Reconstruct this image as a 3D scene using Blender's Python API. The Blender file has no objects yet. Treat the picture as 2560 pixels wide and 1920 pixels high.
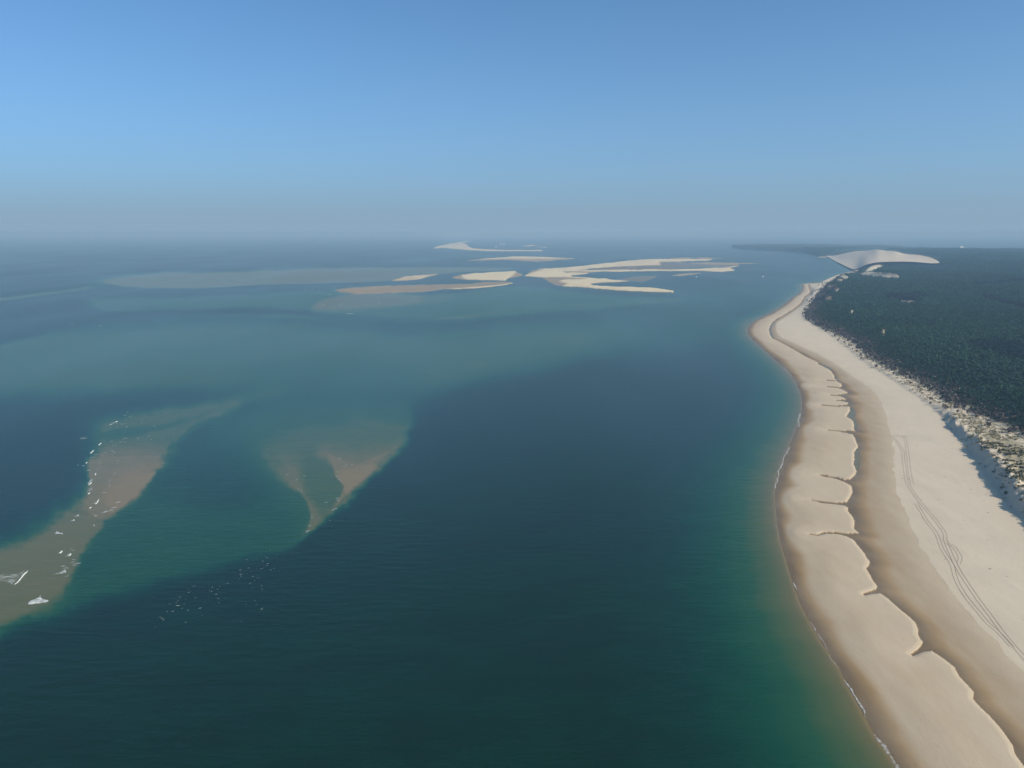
import bpy, math, random
import numpy as np

random.seed(7)
rng = np.random.default_rng(7)
sc = bpy.context.scene

# ------------------------------------------------------------------ camera, light, exposure
CAM_H = 170.0
FPX = 2009.0                      # focal length in photograph pixels (2560 wide)
PITCH = math.atan((960 - 580) / FPX)
cam_d = bpy.data.cameras.new('camera')
cam = bpy.data.objects.new('camera', cam_d)
sc.collection.objects.link(cam)
cam.location = (0, 0, CAM_H)
cam.rotation_euler = (math.pi / 2 - PITCH, 0, 0)
cam_d.sensor_width = 36.0
cam_d.lens = 36.0 * FPX / 2560.0
cam_d.clip_start = 1.0
cam_d.clip_end = 200000.0
sc.camera = cam

SUN_EL = math.radians(31.0)
SUN_AZ = math.radians(117.0)      # clockwise from +Y (the view direction)
world = bpy.data.worlds.new('World')
sc.world = world
world.use_nodes = True
wn = world.node_tree
wn.nodes.clear()
w_out = wn.nodes.new('ShaderNodeOutputWorld')
w_bg = wn.nodes.new('ShaderNodeBackground')
w_sky = wn.nodes.new('ShaderNodeTexSky')
w_sky.sky_type = 'NISHITA'
w_sky.sun_disc = False
w_sky.sun_elevation = SUN_EL
w_sky.sun_rotation = SUN_AZ
w_sky.altitude = 170.0
w_sky.air_density = 0.5
w_sky.dust_density = 2.0
w_sky.ozone_density = 5.0
w_bg.inputs['Strength'].default_value = 0.133
w_tint = wn.nodes.new('ShaderNodeMix'); w_tint.data_type = 'RGBA'; w_tint.blend_type = 'MULTIPLY'
w_tint.inputs[0].default_value = 1.0
w_tint.inputs[7].default_value = (0.65, 0.96, 0.95, 1)
wn.links.new(w_sky.outputs[0], w_tint.inputs[6])
# the deep layer of sea haze that whitens the whole foot of the sky, all the way round
w_tc = wn.nodes.new('ShaderNodeTexCoord')
w_xyz = wn.nodes.new('ShaderNodeSeparateXYZ')
wn.links.new(w_tc.outputs['Generated'], w_xyz.inputs[0])
def w_math(op, a, b=0.0):
    nd = wn.nodes.new('ShaderNodeMath'); nd.operation = op
    for i, v in enumerate((a, b)):
        if isinstance(v, bpy.types.NodeSocket): wn.links.new(v, nd.inputs[i])
        else: nd.inputs[i].default_value = v
    return nd.outputs[0]
w_el = w_math('MAXIMUM', w_math('ARCSINE', w_xyz.outputs['Z']), 0.0)
w_fac = w_math('POWER', 2.71828, w_math('DIVIDE', w_el, -0.135))
w_mix = wn.nodes.new('ShaderNodeMix'); w_mix.data_type = 'RGBA'
w_mix.inputs[7].default_value = (1.35, 1.98, 2.66, 1)
wn.links.new(w_fac, w_mix.inputs[0])
wn.links.new(w_tint.outputs[2], w_mix.inputs[6])
wn.links.new(w_mix.outputs[2], w_bg.inputs['Color'])
wn.links.new(w_bg.outputs[0], w_out.inputs['Surface'])

sun_d = bpy.data.lights.new('sun', 'SUN')
sun = bpy.data.objects.new('sun', sun_d)
sc.collection.objects.link(sun)
sun_d.energy = 3.5
sun_d.angle = math.radians(0.53)
sun_d.color = (1.0, 0.91, 0.76)
sdir = (math.cos(SUN_EL) * math.sin(SUN_AZ), math.cos(SUN_EL) * math.cos(SUN_AZ), math.sin(SUN_EL))
sun.rotation_euler = (math.pi / 2 - SUN_EL, 0, math.pi - SUN_AZ)
sun.location = (sdir[0] * 900, sdir[1] * 900, sdir[2] * 900)

sc.view_settings.view_transform = 'Standard'
sc.view_settings.look = 'None'
sc.view_settings.exposure = 0.6
sc.view_settings.gamma = 1.0
sc.view_settings.use_curve_mapping = False
sc.render.engine = 'CYCLES'
sc.cycles.use_denoising = True
sc.cycles.max_bounces = 6
sc.cycles.diffuse_bounces = 2
sc.cycles.glossy_bounces = 2
sc.cycles.volume_bounces = 1
sc.cycles.transparent_max_bounces = 12

HAZE_DENSITY = 0.000150             # scatters blue a little more than red, so near haze is bluer than far haze
HAZE_COLOR = (0.246, 0.393, 0.563)
HAZE_ABSORB = (0.271, 0.222, 0.166)

# ------------------------------------------------------------------ helpers
CP, SP = math.cos(PITCH), math.sin(PITCH)

def ground(px, py, z=0.0):
    """point at height z that the photograph shows at pixel (px, py)"""
    u = (np.asarray(px, float) - 1280) / FPX
    v = (np.asarray(py, float) - 960) / FPX
    dx, dy, dz = u, CP - v * SP, -SP - v * CP
    dz = np.minimum(dz, -0.0015)
    t = (z - CAM_H) / dz
    return dx * t, dy * t

def pixel(x, y, z):
    rz = z - CAM_H
    fw = np.maximum(y * CP - rz * SP, 1e-3)
    up = y * SP + rz * CP
    return 1280 + FPX * x / fw, 960 - FPX * up / fw

def smooth(a, b, x):
    t = np.clip((x - a) / (b - a), 0, 1)
    return t * t * (3 - 2 * t)

def catmull(pts, n=4, closed=False):
    p = np.asarray(pts, float)
    if closed:
        q = np.vstack([p[-1], p, p[0], p[1]])
    else:
        q = np.vstack([2 * p[0] - p[1], p, 2 * p[-1] - p[-2]])
    out = []
    for i in range(1, len(q) - 2):
        for k in range(n):
            t = k / n
            a, b, c, d = q[i - 1], q[i], q[i + 1], q[i + 2]
            out.append(0.5 * ((2 * b) + (-a + c) * t + (2 * a - 5 * b + 4 * c - d) * t * t + (-a + 3 * b - 3 * c + d) * t ** 3))
    if not closed:
        out.append(p[-1])
    return np.array(out)

def poly_inside(x, y, P):
    ins = np.zeros(x.shape, bool)
    n = len(P)
    j = n - 1
    for i in range(n):
        xi, yi, xj, yj = P[i, 0], P[i, 1], P[j, 0], P[j, 1]
        if yi != yj:
            c = ((yi > y) != (yj > y)) & (x < (xj - xi) * (y - yi) / (yj - yi) + xi)
            ins ^= c
        j = i
    return ins

def line_dist(x, y, P, closed=False, val=None):
    """distance to a polyline and the value interpolated at the nearest point"""
    best = np.full(x.shape, 1e18)
    bv = np.zeros(x.shape) if val is not None else None
    n = len(P)
    for i in range(n if closed else n - 1):
        a, b = P[i], P[(i + 1) % n]
        ex, ey = b[0] - a[0], b[1] - a[1]
        L = ex * ex + ey * ey
        if L < 1e-12:
            continue
        t = np.clip(((x - a[0]) * ex + (y - a[1]) * ey) / L, 0, 1)
        d = (x - a[0] - t * ex) ** 2 + (y - a[1] - t * ey) ** 2
        m = d < best
        if val is not None:
            va, vb = val[i], val[(i + 1) % n]
            bv[m] = (va + (vb - va) * t)[m]
        best = np.where(m, d, best)
    return (np.sqrt(best), bv) if val is not None else np.sqrt(best)

def hash2(ix, iy, s):
    h = (ix.astype(np.int64) * 374761393 + iy.astype(np.int64) * 668265263 + s * 1442695041) & 0x7fffffff
    h = ((h ^ (h >> 13)) * 1274126177) & 0x7fffffff
    return ((h ^ (h >> 16)) & 0xffff) / 65535.0

def vnoise(x, y, s=0):
    ix, iy = np.floor(x), np.floor(y)
    fx, fy = x - ix, y - iy
    fx, fy = fx * fx * (3 - 2 * fx), fy * fy * (3 - 2 * fy)
    a, b = hash2(ix, iy, s), hash2(ix + 1, iy, s)
    c, d = hash2(ix, iy + 1, s), hash2(ix + 1, iy + 1, s)
    return (a + (b - a) * fx) * (1 - fy) + (c + (d - c) * fx) * fy

def fbm(x, y, s=0, o=3):
    r, a, t = 0, 1.0, 0
    for k in range(o):
        r = r + a * vnoise(x * 2 ** k + 17.3 * k, y * 2 ** k - 9.1 * k, s + k)
        t += a
        a *= 0.5
    return r / t

def tag(o, label=None, cat=None, group=None, kind=None):
    if label: o['label'] = label
    if cat: o['category'] = cat
    if group: o['group'] = group
    if kind: o['kind'] = kind
    return o

def mesh_obj(name, verts, faces, mat, parent=None, smooth_shade=True, attrs=None):
    """faces: an (n,3) or (n,4) int array, or a list of tuples"""
    me = bpy.data.meshes.new(name)
    verts = np.asarray(verts, np.float32)
    if isinstance(faces, np.ndarray):
        k = faces.shape[1]
        me.vertices.add(len(verts))
        me.vertices.foreach_set('co', verts.ravel())
        me.loops.add(faces.size)
        me.loops.foreach_set('vertex_index', faces.astype(np.int32).ravel())
        me.polygons.add(len(faces))
        me.polygons.foreach_set('loop_start', np.arange(0, faces.size, k, dtype=np.int32))
        me.polygons.foreach_set('loop_total', np.full(len(faces), k, np.int32))
        me.update(calc_edges=True)
    else:
        me.from_pydata(verts.tolist(), [], faces)
        me.update()
    if smooth_shade:
        me.polygons.foreach_set('use_smooth', np.ones(len(me.polygons), bool))
    for nme, a in (attrs or {}).items():
        at = me.attributes.new(nme, 'FLOAT', 'POINT')
        at.data.foreach_set('value', np.asarray(a, np.float32))
    me.materials.append(mat)
    o = bpy.data.objects.new(name, me)
    sc.collection.objects.link(o)
    if parent: o.parent = parent
    return o

def empty(name, loc, rz=0.0):
    o = bpy.data.objects.new(name, None)
    sc.collection.objects.link(o)
    o.location = loc
    o.rotation_euler = (0, 0, rz)
    return o

# ------------------------------------------------------------------ materials
class NT:
    def __init__(self, name):
        self.m = bpy.data.materials.new(name)
        self.m.use_nodes = True
        self.t = self.m.node_tree
        self.t.nodes.clear()
        self.out = self.n('ShaderNodeOutputMaterial')
    def n(self, typ, **kw):
        nd = self.t.nodes.new(typ)
        for k, v in kw.items():
            setattr(nd, k, v)
        return nd
    def set(self, sock, v):
        if hasattr(v, 'is_output') or isinstance(v, bpy.types.NodeSocket):
            self.t.links.new(v, sock)
        else:
            sock.default_value = v
    def attr(self, name):
        return self.n('ShaderNodeAttribute', attribute_name=name).outputs['Fac']
    def math(self, op, a, b=0.0, clamp=False):
        nd = self.n('ShaderNodeMath', operation=op, use_clamp=clamp)
        self.set(nd.inputs[0], a); self.set(nd.inputs[1], b)
        return nd.outputs[0]
    def mix(self, f, a, b):
        nd = self.n('ShaderNodeMix', data_type='RGBA')
        self.set(nd.inputs[0], f); self.set(nd.inputs[6], a); self.set(nd.inputs[7], b)
        return nd.outputs[2]
    def noise(self, scale, detail=3.0, stretch=(1, 1, 1), rough=0.55, rot=0.0):
        tc = self.n('ShaderNodeNewGeometry')
        mp = self.n('ShaderNodeMapping')
        mp.inputs['Scale'].default_value = stretch
        mp.inputs['Rotation'].default_value = (0, 0, rot)
        self.t.links.new(tc.outputs['Position'], mp.inputs['Vector'])
        nz = self.n('ShaderNodeTexNoise')
        nz.inputs['Scale'].default_value = scale
        nz.inputs['Detail'].default_value = detail
        nz.inputs['Roughness'].default_value = rough
        self.t.links.new(mp.outputs[0], nz.inputs['Vector'])
        return nz.outputs['Fac']
    def ramp(self, f, stops):
        nd = self.n('ShaderNodeValToRGB')
        el = nd.color_ramp.elements
        while len(el) < len(stops):
            el.new(0.5)
        for e, (p, c) in zip(el, stops):
            e.position = p
            e.color = (*c, 1) if len(c) == 3 else c
        self.set(nd.inputs[0], f)
        return nd.outputs[0]
    def rng(self, v, a, b, c=0.0, d=1.0):
        nd = self.n('ShaderNodeMapRange')
        self.set(nd.inputs[0], v)
        for i, q in enumerate((a, b, c, d)):
            nd.inputs[1 + i].default_value = q
        return nd.outputs[0]
    def bump(self, h, dist, strength=1.0, normal=None):
        nd = self.n('ShaderNodeBump')
        nd.inputs['Strength'].default_value = strength
        nd.inputs['Distance'].default_value = dist
        self.set(nd.inputs['Height'], h)
        if normal is not None: self.set(nd.inputs['Normal'], normal)
        return nd.outputs[0]
    def principled(self, color, rough=0.8, spec=0.3, normal=None, alpha=None):
        b = self.n('ShaderNodeBsdfPrincipled')
        self.set(b.inputs['Base Color'], color)
        self.set(b.inputs['Roughness'], rough)
        self.set(b.inputs['Specular IOR Level'], spec)
        if normal is not None: self.set(b.inputs['Normal'], normal)
        if alpha is not None: self.set(b.inputs['Alpha'], alpha)
        return b
    def end(self, sh):
        self.t.links.new(sh, self.out.inputs['Surface'])
        return self.m

def c4(r, g, b): return (r, g, b, 1.0)

DRY = c4(0.575, 0.470, 0.350)
WET = c4(0.300, 0.192, 0.092)
SOAK = c4(0.140, 0.090, 0.042)

def make_sand(name='sand', DRY=DRY, WET=WET, SOAK=SOAK):
    t = NT(name)
    wet, veg = t.attr('wet'), t.attr('veg')
    n1 = t.noise(0.03, 4.0)
    n2 = t.noise(0.9, 5.0, (1, 0.5, 1))
    n3 = t.noise(0.15, 3.0, (1, 0.25, 1), rot=0.25)
    wv = t.math('ADD', wet, t.math('MULTIPLY', t.math('SUBTRACT', n3, 0.5), t.math('MULTIPLY', t.rng(wet, 0.0, 0.3), 0.22)), True)
    col = t.mix(t.rng(wv, 0.0, 0.6), DRY, WET)
    col = t.mix(t.rng(wv, 0.6, 1.0), col, SOAK)
    col = t.mix(t.rng(n1, 0.35, 0.7, 0.0, 0.22), col, c4(0.40, 0.33, 0.25))
    col = t.mix(t.rng(n2, 0.62, 0.78, 0.0, 0.30), col, c4(0.22, 0.18, 0.13))
    # scattered wrack and debris specks on the dry part
    vor = t.n('ShaderNodeTexVoronoi')
    vor.inputs['Scale'].default_value = 0.14
    geo = t.n('ShaderNodeNewGeometry')
    t.t.links.new(geo.outputs['Position'], vor.inputs['Vector'])
    speck = t.math('MULTIPLY', t.rng(vor.outputs['Distance'], 0.13, 0.07), t.rng(t.noise(0.02, 3.0), 0.46, 0.58))
    speck = t.math('MULTIPLY', speck, t.rng(wet, 0.15, 0.05))
    col = t.mix(t.math('MULTIPLY', speck, 0.7), col, c4(0.12, 0.10, 0.07))
    g1 = t.noise(0.25, 5.0, (1, 0.6, 1), 0.7)
    vg = t.math('MULTIPLY', t.rng(t.math('ADD', g1, t.math('MULTIPLY', veg, 0.5)), 0.62, 0.80), t.rng(veg, 0.0, 0.15))
    col = t.mix(t.math('MULTIPLY', vg, 0.75), col, c4(0.20, 0.165, 0.085))
    rough = t.rng(wv, 0.55, 1.0, 0.85, 0.45)
    nb = t.bump(n2, 0.10, 0.6)
    nb = t.bump(t.noise(0.22, 4.0, (1, 0.6, 1)), 0.4, 0.25, nb)
    return t.end(t.principled(col, rough, 0.3, nb).outputs[0])

def make_forest_floor():
    t = NT('forest_floor')
    n1 = t.noise(0.02, 5.0)
    n2 = t.noise(0.12, 6.0, rough=0.7)
    col = t.mix(t.rng(n2, 0.35, 0.68), c4(0.016, 0.030, 0.018), c4(0.040, 0.048, 0.028))
    col = t.mix(t.rng(n1, 0.4, 0.62), col, c4(0.022, 0.042, 0.020))
    op = t.attr('sandy')
    col = t.mix(op, col, c4(0.48, 0.41, 0.31))
    nb = t.bump(n2, 6.0, 1.0)
    return t.end(t.principled(col, 0.95, 0.1, nb).outputs[0])

def make_water():
    t = NT('sea_water')
    dep = t.attr('depth')
    pn = t.noise(0.004, 4.0, (1, 0.7, 1))
    pn2 = t.noise(0.055, 6.0, (0.5, 1.0, 1), rough=0.68, rot=0.2)
    d = t.math('MULTIPLY', dep, t.math('ADD', 0.40, t.math('ADD', t.math('MULTIPLY', pn, 0.40), t.math('MULTIPLY', pn2, 0.80))))
    f = t.math('POWER', t.math('DIVIDE', t.math('MAXIMUM', d, 0.0), 16.0, True), 0.5)
    def p(x): return (x / 16.0) ** 0.5
    col = t.ramp(f, [
        (0.0, (0.220, 0.160, 0.085)),
        (p(0.28), (0.190, 0.138, 0.062)),
        (p(0.62), (0.112, 0.105, 0.044)),
        (p(1.3), (0.056, 0.086, 0.034)),
        (p(2.6), (0.013, 0.066, 0.028)),
        (p(5.0), (0.0028, 0.047, 0.023)),
        (p(9.0), (0.0009, 0.026, 0.0140)),
        (1.0, (0.0012, 0.0125, 0.0042)),
    ])
    wind = t.noise(0.0035, 4.0, (1.0, 0.30, 1), rot=0.5, rough=0.5)
    w1 = t.noise(0.16, 3.0, (0.55, 1.5, 1), rot=0.12)
    w2 = t.noise(0.75, 4.0, (0.7, 1.3, 1), rot=-0.15, rough=0.65)
    nb = t.bump(w1, 0.45, 0.6)
    nb = t.bump(w2, 0.20, 0.6, nb)
    # body colour under a wind-roughened surface: the slopes of the waves keep it from mirroring fully at a low angle
    df = t.n('ShaderNodeBsdfDiffuse'); t.set(df.inputs['Color'], col)
    gl = t.n('ShaderNodeBsdfGlossy'); gl.inputs['Roughness'].default_value = 0.14
    gl.inputs['Color'].default_value = (1, 1, 1, 1)
    t.set(gl.inputs['Normal'], nb)
    fr = t.n('ShaderNodeFresnel'); fr.inputs['IOR'].default_value = 1.33
    t.set(fr.inputs['Normal'], nb)
    b = t.n('ShaderNodeMixShader')
    soft = t.math('SUBTRACT', 1.0, t.math('POWER', 2.71828, t.math('MULTIPLY', fr.outputs[0], -1.6)))
    t.set(b.inputs[0], t.math('MULTIPLY', soft, t.rng(wind, 0.34, 0.66, 0.45, 0.60)))
    t.t.links.new(df.outputs[0], b.inputs[1]); t.t.links.new(gl.outputs[0], b.inputs[2])
    tr = t.n('ShaderNodeBsdfTransparent')
    mx = t.n('ShaderNodeMixShader')
    t.set(mx.inputs[0], t.rng(dep, 0.0, 0.16, 0.1, 1.0))
    t.t.links.new(tr.outputs[0], mx.inputs[1])
    t.t.links.new(b.outputs[0], mx.inputs[2])
    return t.end(mx.outputs[0])

def make_foam(name, lo, hi, scale):
    t = NT(name)
    d = t.attr('dens')
    n = t.noise(scale, 5.0, (0.45, 1.2, 1), 0.72, 0.15)
    n2 = t.noise(scale * 0.3, 3.0, (0.6, 1, 1), 0.6)
    v = t.math('ADD', t.math('ADD', t.math('MULTIPLY', n, 0.65), t.math('MULTIPLY', n2, 0.35)), t.math('SUBTRACT', d, 1.0))
    a = t.rng(v, lo, hi)
    b = t.principled(c4(0.70, 0.71, 0.70), 0.75, 0.2, t.bump(n, 0.4, 0.7), a)
    return t.end(b.outputs[0])

def plain(name, col, rough=0.8, spec=0.2, var=0.3, scale=1.0):
    t = NT(name)
    n = t.noise(scale, 4.0)
    k = tuple(x * (1 - var) for x in col[:3]) + (1,)
    return t.end(t.principled(t.mix(n, k, col), rough, spec).outputs[0])

def make_leaf(name, c_dark, c_light):
    t = NT(name)
    oi = t.n('ShaderNodeObjectInfo')
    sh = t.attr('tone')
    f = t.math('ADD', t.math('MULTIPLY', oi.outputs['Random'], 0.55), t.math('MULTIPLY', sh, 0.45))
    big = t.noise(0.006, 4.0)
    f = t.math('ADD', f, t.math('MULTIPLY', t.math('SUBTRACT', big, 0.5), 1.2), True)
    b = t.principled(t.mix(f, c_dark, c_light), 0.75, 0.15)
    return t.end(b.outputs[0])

M_SAND = make_sand()
M_BANK = make_sand('washed_sand', c4(0.66, 0.535, 0.345), c4(0.32, 0.235, 0.150), c4(0.20, 0.150, 0.100))
M_FLOOR = make_forest_floor()
M_WATER = make_water()
M_FOAM = make_foam('foam', 0.36, 0.72, 1.0)
M_WASH = make_foam('thin_foam', 0.34, 0.85, 0.9)
M_CREST = plain('foam_crest', c4(0.74, 0.75, 0.74), 0.7, 0.2, 0.12, 1.2)
M_BARK = plain('pine_bark', c4(0.125, 0.088, 0.066), 0.9, 0.1, 0.5, 2.0)
M_LEAF = make_leaf('pine_needles', c4(0.011, 0.036, 0.018), c4(0.031, 0.082, 0.036))
M_LEAF_SHADE = make_leaf('shade_dark_needles', c4(0.003, 0.008, 0.007), c4(0.008, 0.020, 0.014))  # same pine needles, darkened to carry the shade inside the wood
M_SHRUB = make_leaf('shrub_leaves', c4(0.075, 0.072, 0.036), c4(0.180, 0.155, 0.080))
M_TWIG = make_leaf('bare_twigs', c4(0.070, 0.052, 0.046), c4(0.150, 0.112, 0.098))
M_GRASS = make_leaf('marram_grass', c4(0.17, 0.145, 0.075), c4(0.32, 0.27, 0.15))
M_RUT = plain('pressed_sand', c4(0.45, 0.365, 0.268), 0.9, 0.1, 0.3, 0.6)
M_HULL = plain('white_gelcoat', c4(0.80, 0.80, 0.78), 0.35, 0.4, 0.05)
M_SAIL = plain('sailcloth', c4(0.85, 0.85, 0.82), 0.8, 0.1, 0.05)
M_MAST = plain('mast_alloy', c4(0.55, 0.55, 0.55), 0.4, 0.5, 0.1)
M_GLASS = plain('dark_glass', c4(0.03, 0.04, 0.05), 0.15, 0.5, 0.1)
M_RENDER = plain('white_render', c4(0.80, 0.79, 0.76), 0.85, 0.1, 0.06, 0.3)
M_ROOF = plain('flat_roof', c4(0.45, 0.43, 0.40), 0.9, 0.1, 0.2, 0.3)

# ------------------------------------------------------------------ the coast, traced as map lines
W_LINE = [  # waterline of the mainland, far tip first, near end last
    (1808, 614), (1820, 618), (1851, 622.5), (1903, 625), (1955, 628), (2006, 632), (2036, 640), (2048, 645), (2062, 644), (2073, 643.5),
    (2086, 652), (2109, 663), (2128, 672), (2134, 678), (2120, 682), (2099, 686), (2080, 694), (2061, 702), (2046, 706), (2032, 706.5), (2012, 709), (2003, 709.5),
    (2007, 714), (2004, 727), (1996, 735), (1979, 746), (1960, 763), (1944, 773), (1928, 783), (1910, 791), (1888, 802), (1875, 813), (1869, 824),
    (1871, 838), (1889, 856), (1920, 884), (1951, 911), (1972, 934), (1992, 960), (2004, 987), (2007, 1017), (2001, 1050), (1990, 1078),
    (1970, 1124), (1956, 1160), (1943, 1197), (1939, 1228), (1940, 1262), (1944, 1309), (1952, 1349), (1966, 1399), (1978, 1440), (1990, 1476),
    (2003, 1510), (2027, 1558), (2054, 1603), (2074, 1634), (2102, 1675), (2118, 1710), (2144, 1754), (2166, 1797), (2190, 1842), (2222, 1884), (2246, 1918),
    (2330, 2055), (2480, 2300), (2700, 2700)]
FAR_EDGE = [(3400, 640), (2900, 632), (2560, 623), (2405, 621), (2300, 617), (2200, 611), (2000, 609), (1851, 609), (1815, 611)]   # skyline, at 35 m
B_LINE = [  # inner edge of the sand bar, with its lobes
    (2019, 711), (2023, 722), (2024, 733), (2012, 740), (2006, 750), (2000, 760), (1979, 775), (1952, 792), (1940, 798), (1931, 806), (1924, 816), (1922, 826), (1925, 838), (1931, 846),
    (1948, 854), (1979, 871), (2013, 891), (2040, 904), (2046, 907), (2044, 909), (2051, 913), (2061, 918), (2073, 924), (2078, 929), (2085, 938), (2086, 946), (2094, 952),
    (2064, 950.5), (2092, 954), (2102, 959), (2106, 964), (2101, 968), (2030, 966), (2095, 970), (2110, 976), (2121, 982), (2099, 987), (2074, 988), (2100, 991), (2110, 995), (2114, 999),
    (2086, 1001.5), (2108, 1004), (2122, 1007), (2116, 1012), (2095, 1014), (2040, 1012.5), (2090, 1016), (2124, 1017), (2125, 1027), (2120, 1034), (2116, 1041), (2128, 1049),
    (2134, 1056), (2135, 1074), (2140, 1077), (2110, 1077), (2078, 1074), (2064, 1075.5), (2078, 1076), (2108, 1081), (2130, 1086), (2137, 1095), (2145, 1118), (2135, 1130), (2136, 1148),
    (2134, 1160), (2141, 1178), (2137, 1188), (2124, 1199), (2110, 1199), (2090, 1193), (2056, 1188), (2040, 1188), (2056, 1190.5), (2090, 1197), (2110, 1205), (2126, 1213),
    (2129, 1218), (2131, 1230), (2124, 1245), (2116, 1256), (2090, 1257), (2056, 1254), (2030, 1249.5), (2010, 1249), (2030, 1251.5), (2055, 1258), (2090, 1261), (2112, 1265), (2121, 1270),
    (2118, 1276), (2130, 1290), (2136, 1303), (2135, 1322), (2148, 1333), (2120, 1334), (2085, 1331), (2060, 1331), (2042, 1337), (2020, 1335), (2042, 1339.5), (2064, 1334), (2090, 1335),
    (2114, 1340), (2133, 1349), (2147, 1367), (2162, 1385), (2164, 1391), (2174, 1404), (2172, 1412), (2165, 1421), (2176, 1439), (2180, 1449), (2193, 1465), (2190, 1473), (2172, 1479), (2158, 1484),
    (2160, 1489), (2178, 1485), (2200, 1483), (2219, 1496), (2254, 1527), (2274, 1543), (2288, 1556), (2295, 1574), (2295, 1588), (2307, 1606), (2298, 1620), (2276, 1636),
    (2282, 1640), (2306, 1630), (2329, 1627), (2363, 1650), (2386, 1668), (2398, 1692), (2416, 1710), (2434, 1730), (2432, 1748), (2452, 1770), (2472, 1788), (2504, 1824), (2532, 1864),
    (2536, 1884), (2560, 1917), (2640, 2030), (2800, 2300), (2950, 2600)]
S_LINE = [  # edge of the last high tide: tan sand below, pale sand above
    (2026, 711), (2031, 722), (2033, 735), (2019, 742), (2013, 752), (2007, 762), (1985, 779), (1958, 796), (1943, 806), (1940, 816), (1942, 828), (1952, 843),
    (1995, 862), (2043, 883), (2080, 903), (2112, 925), (2157, 957), (2180, 973), (2200, 1002), (2213, 1035), (2220, 1062), (2224, 1086), (2231, 1105), (2236, 1122), (2232, 1146), (2235, 1178), (2237, 1207),
    (2240, 1235), (2252, 1253), (2256, 1275), (2266, 1291), (2276, 1318), (2286, 1338), (2300, 1366), (2314, 1385), (2326, 1408), (2339, 1425), (2356, 1447), (2372, 1468), (2384, 1484), (2396, 1499), (2420, 1526), (2453, 1564),
    (2480, 1592), (2508, 1622), (2530, 1648), (2556, 1676), (2640, 1768), (2800, 1950), (3100, 2300)]
F_LINE = [  # foot of the foredune, at 3.5 m
    (2133, 677), (2099, 685), (2078, 693), (2058, 702), (2044, 710), (2034, 722), (2030, 735), (2020, 745), (2015, 757), (2006, 776), (2004, 786), (2010, 797), (2030, 808), (2061, 829), (2095, 854), (2130, 882),
    (2171, 913), (2212, 938), (2257, 969), (2312, 1008), (2345, 1037), (2372, 1070), (2395, 1098), (2412, 1122), (2440, 1152), (2462, 1190), (2485, 1215), (2500, 1240), (2512, 1252), (2530, 1280), (2563, 1302), (2640, 1385), (2800, 1580), (3200, 2000)]
E_LINE = [  # edge of the pine wood, at 13 m
    (2128, 678), (2104, 687), (2084, 697), (2068, 708), (2056, 722), (2044, 735), (2036, 746), (2024, 762), (2012, 780), (2014, 792), (2034, 806), (2070, 822), (2105, 836), (2126, 845), (2150, 868), (2178, 893),
    (2247, 926), (2315, 954), (2350, 982), (2400, 1006), (2453, 1030), (2521, 1064), (2559, 1082), (2700, 1150), (3100, 1330)]

def to_world(pts, z=0.0):
    p = np.asarray(pts, float)
    x, y = ground(p[:, 0], p[:, 1], z)
    return np.stack([x, y], 1)

Wl, Bl, Sl = to_world(W_LINE), to_world(B_LINE, 1.0), to_world(S_LINE, 2.0)
def ragged(P, step, amp, scale, seed):
    L = np.concatenate([[0], np.cumsum(np.hypot(*np.diff(P, axis=0).T))])
    t = np.arange(0, L[-1], step)
    x, y = np.interp(t, L, P[:, 0]), np.interp(t, L, P[:, 1])
    near = smooth(1500, 700, np.hypot(x, y))
    o = (fbm(t / scale, t * 0 + 3.7, seed, 4) - 0.5) * 2 * amp * near
    gx_, gy_ = np.gradient(x), np.gradient(y)
    n = np.maximum(np.hypot(gx_, gy_), 1e-6)
    return np.stack([x - gy_ / n * o, y + gx_ / n * o], 1)
k0 = int(np.argmax(np.asarray(S_LINE)[:, 1] > 860))
Sl = np.vstack([Sl[:k0], ragged(Sl[k0:], 5.0, 2.6, 13.0, 141)])
Fl = to_world(F_LINE, 3.5)
El = np.array([[float(v) for v in ground(x, y, float(np.interp(y, [800, 950, 1080], [6.5, 8.5, 13.5])))] for x, y in E_LINE])
far_w = to_world(FAR_EDGE, 35.0)
south = np.array([[1500.0, -200.0], [5000.0, 1000.0], [9000.0, 5000.0]])
LAND = np.vstack([Wl, south, far_w])
B_POLY = np.vstack([Bl, south, [[9000.0, 8000.0]], Wl[18:20] + [200, 120]])
S_POLY = np.vstack([Sl, south, [[9000.0, 8000.0]], Wl[18:20] + [210, 122]])
F_POLY = np.vstack([Fl, [[1500.0, 100.0], [5000.0, 1000.0], [9000.0, 5000.0]], far_w, Wl[1:14] + np.array([30.0, 60.0])])
E_POLY = np.vstack([El, [[2500.0, 600.0], [9000.0, 3000.0]], far_w, Wl[1:9] + np.array([60.0, 90.0]), [ground(2100, 640, 30)], [ground(2150, 660, 25)]])

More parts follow.
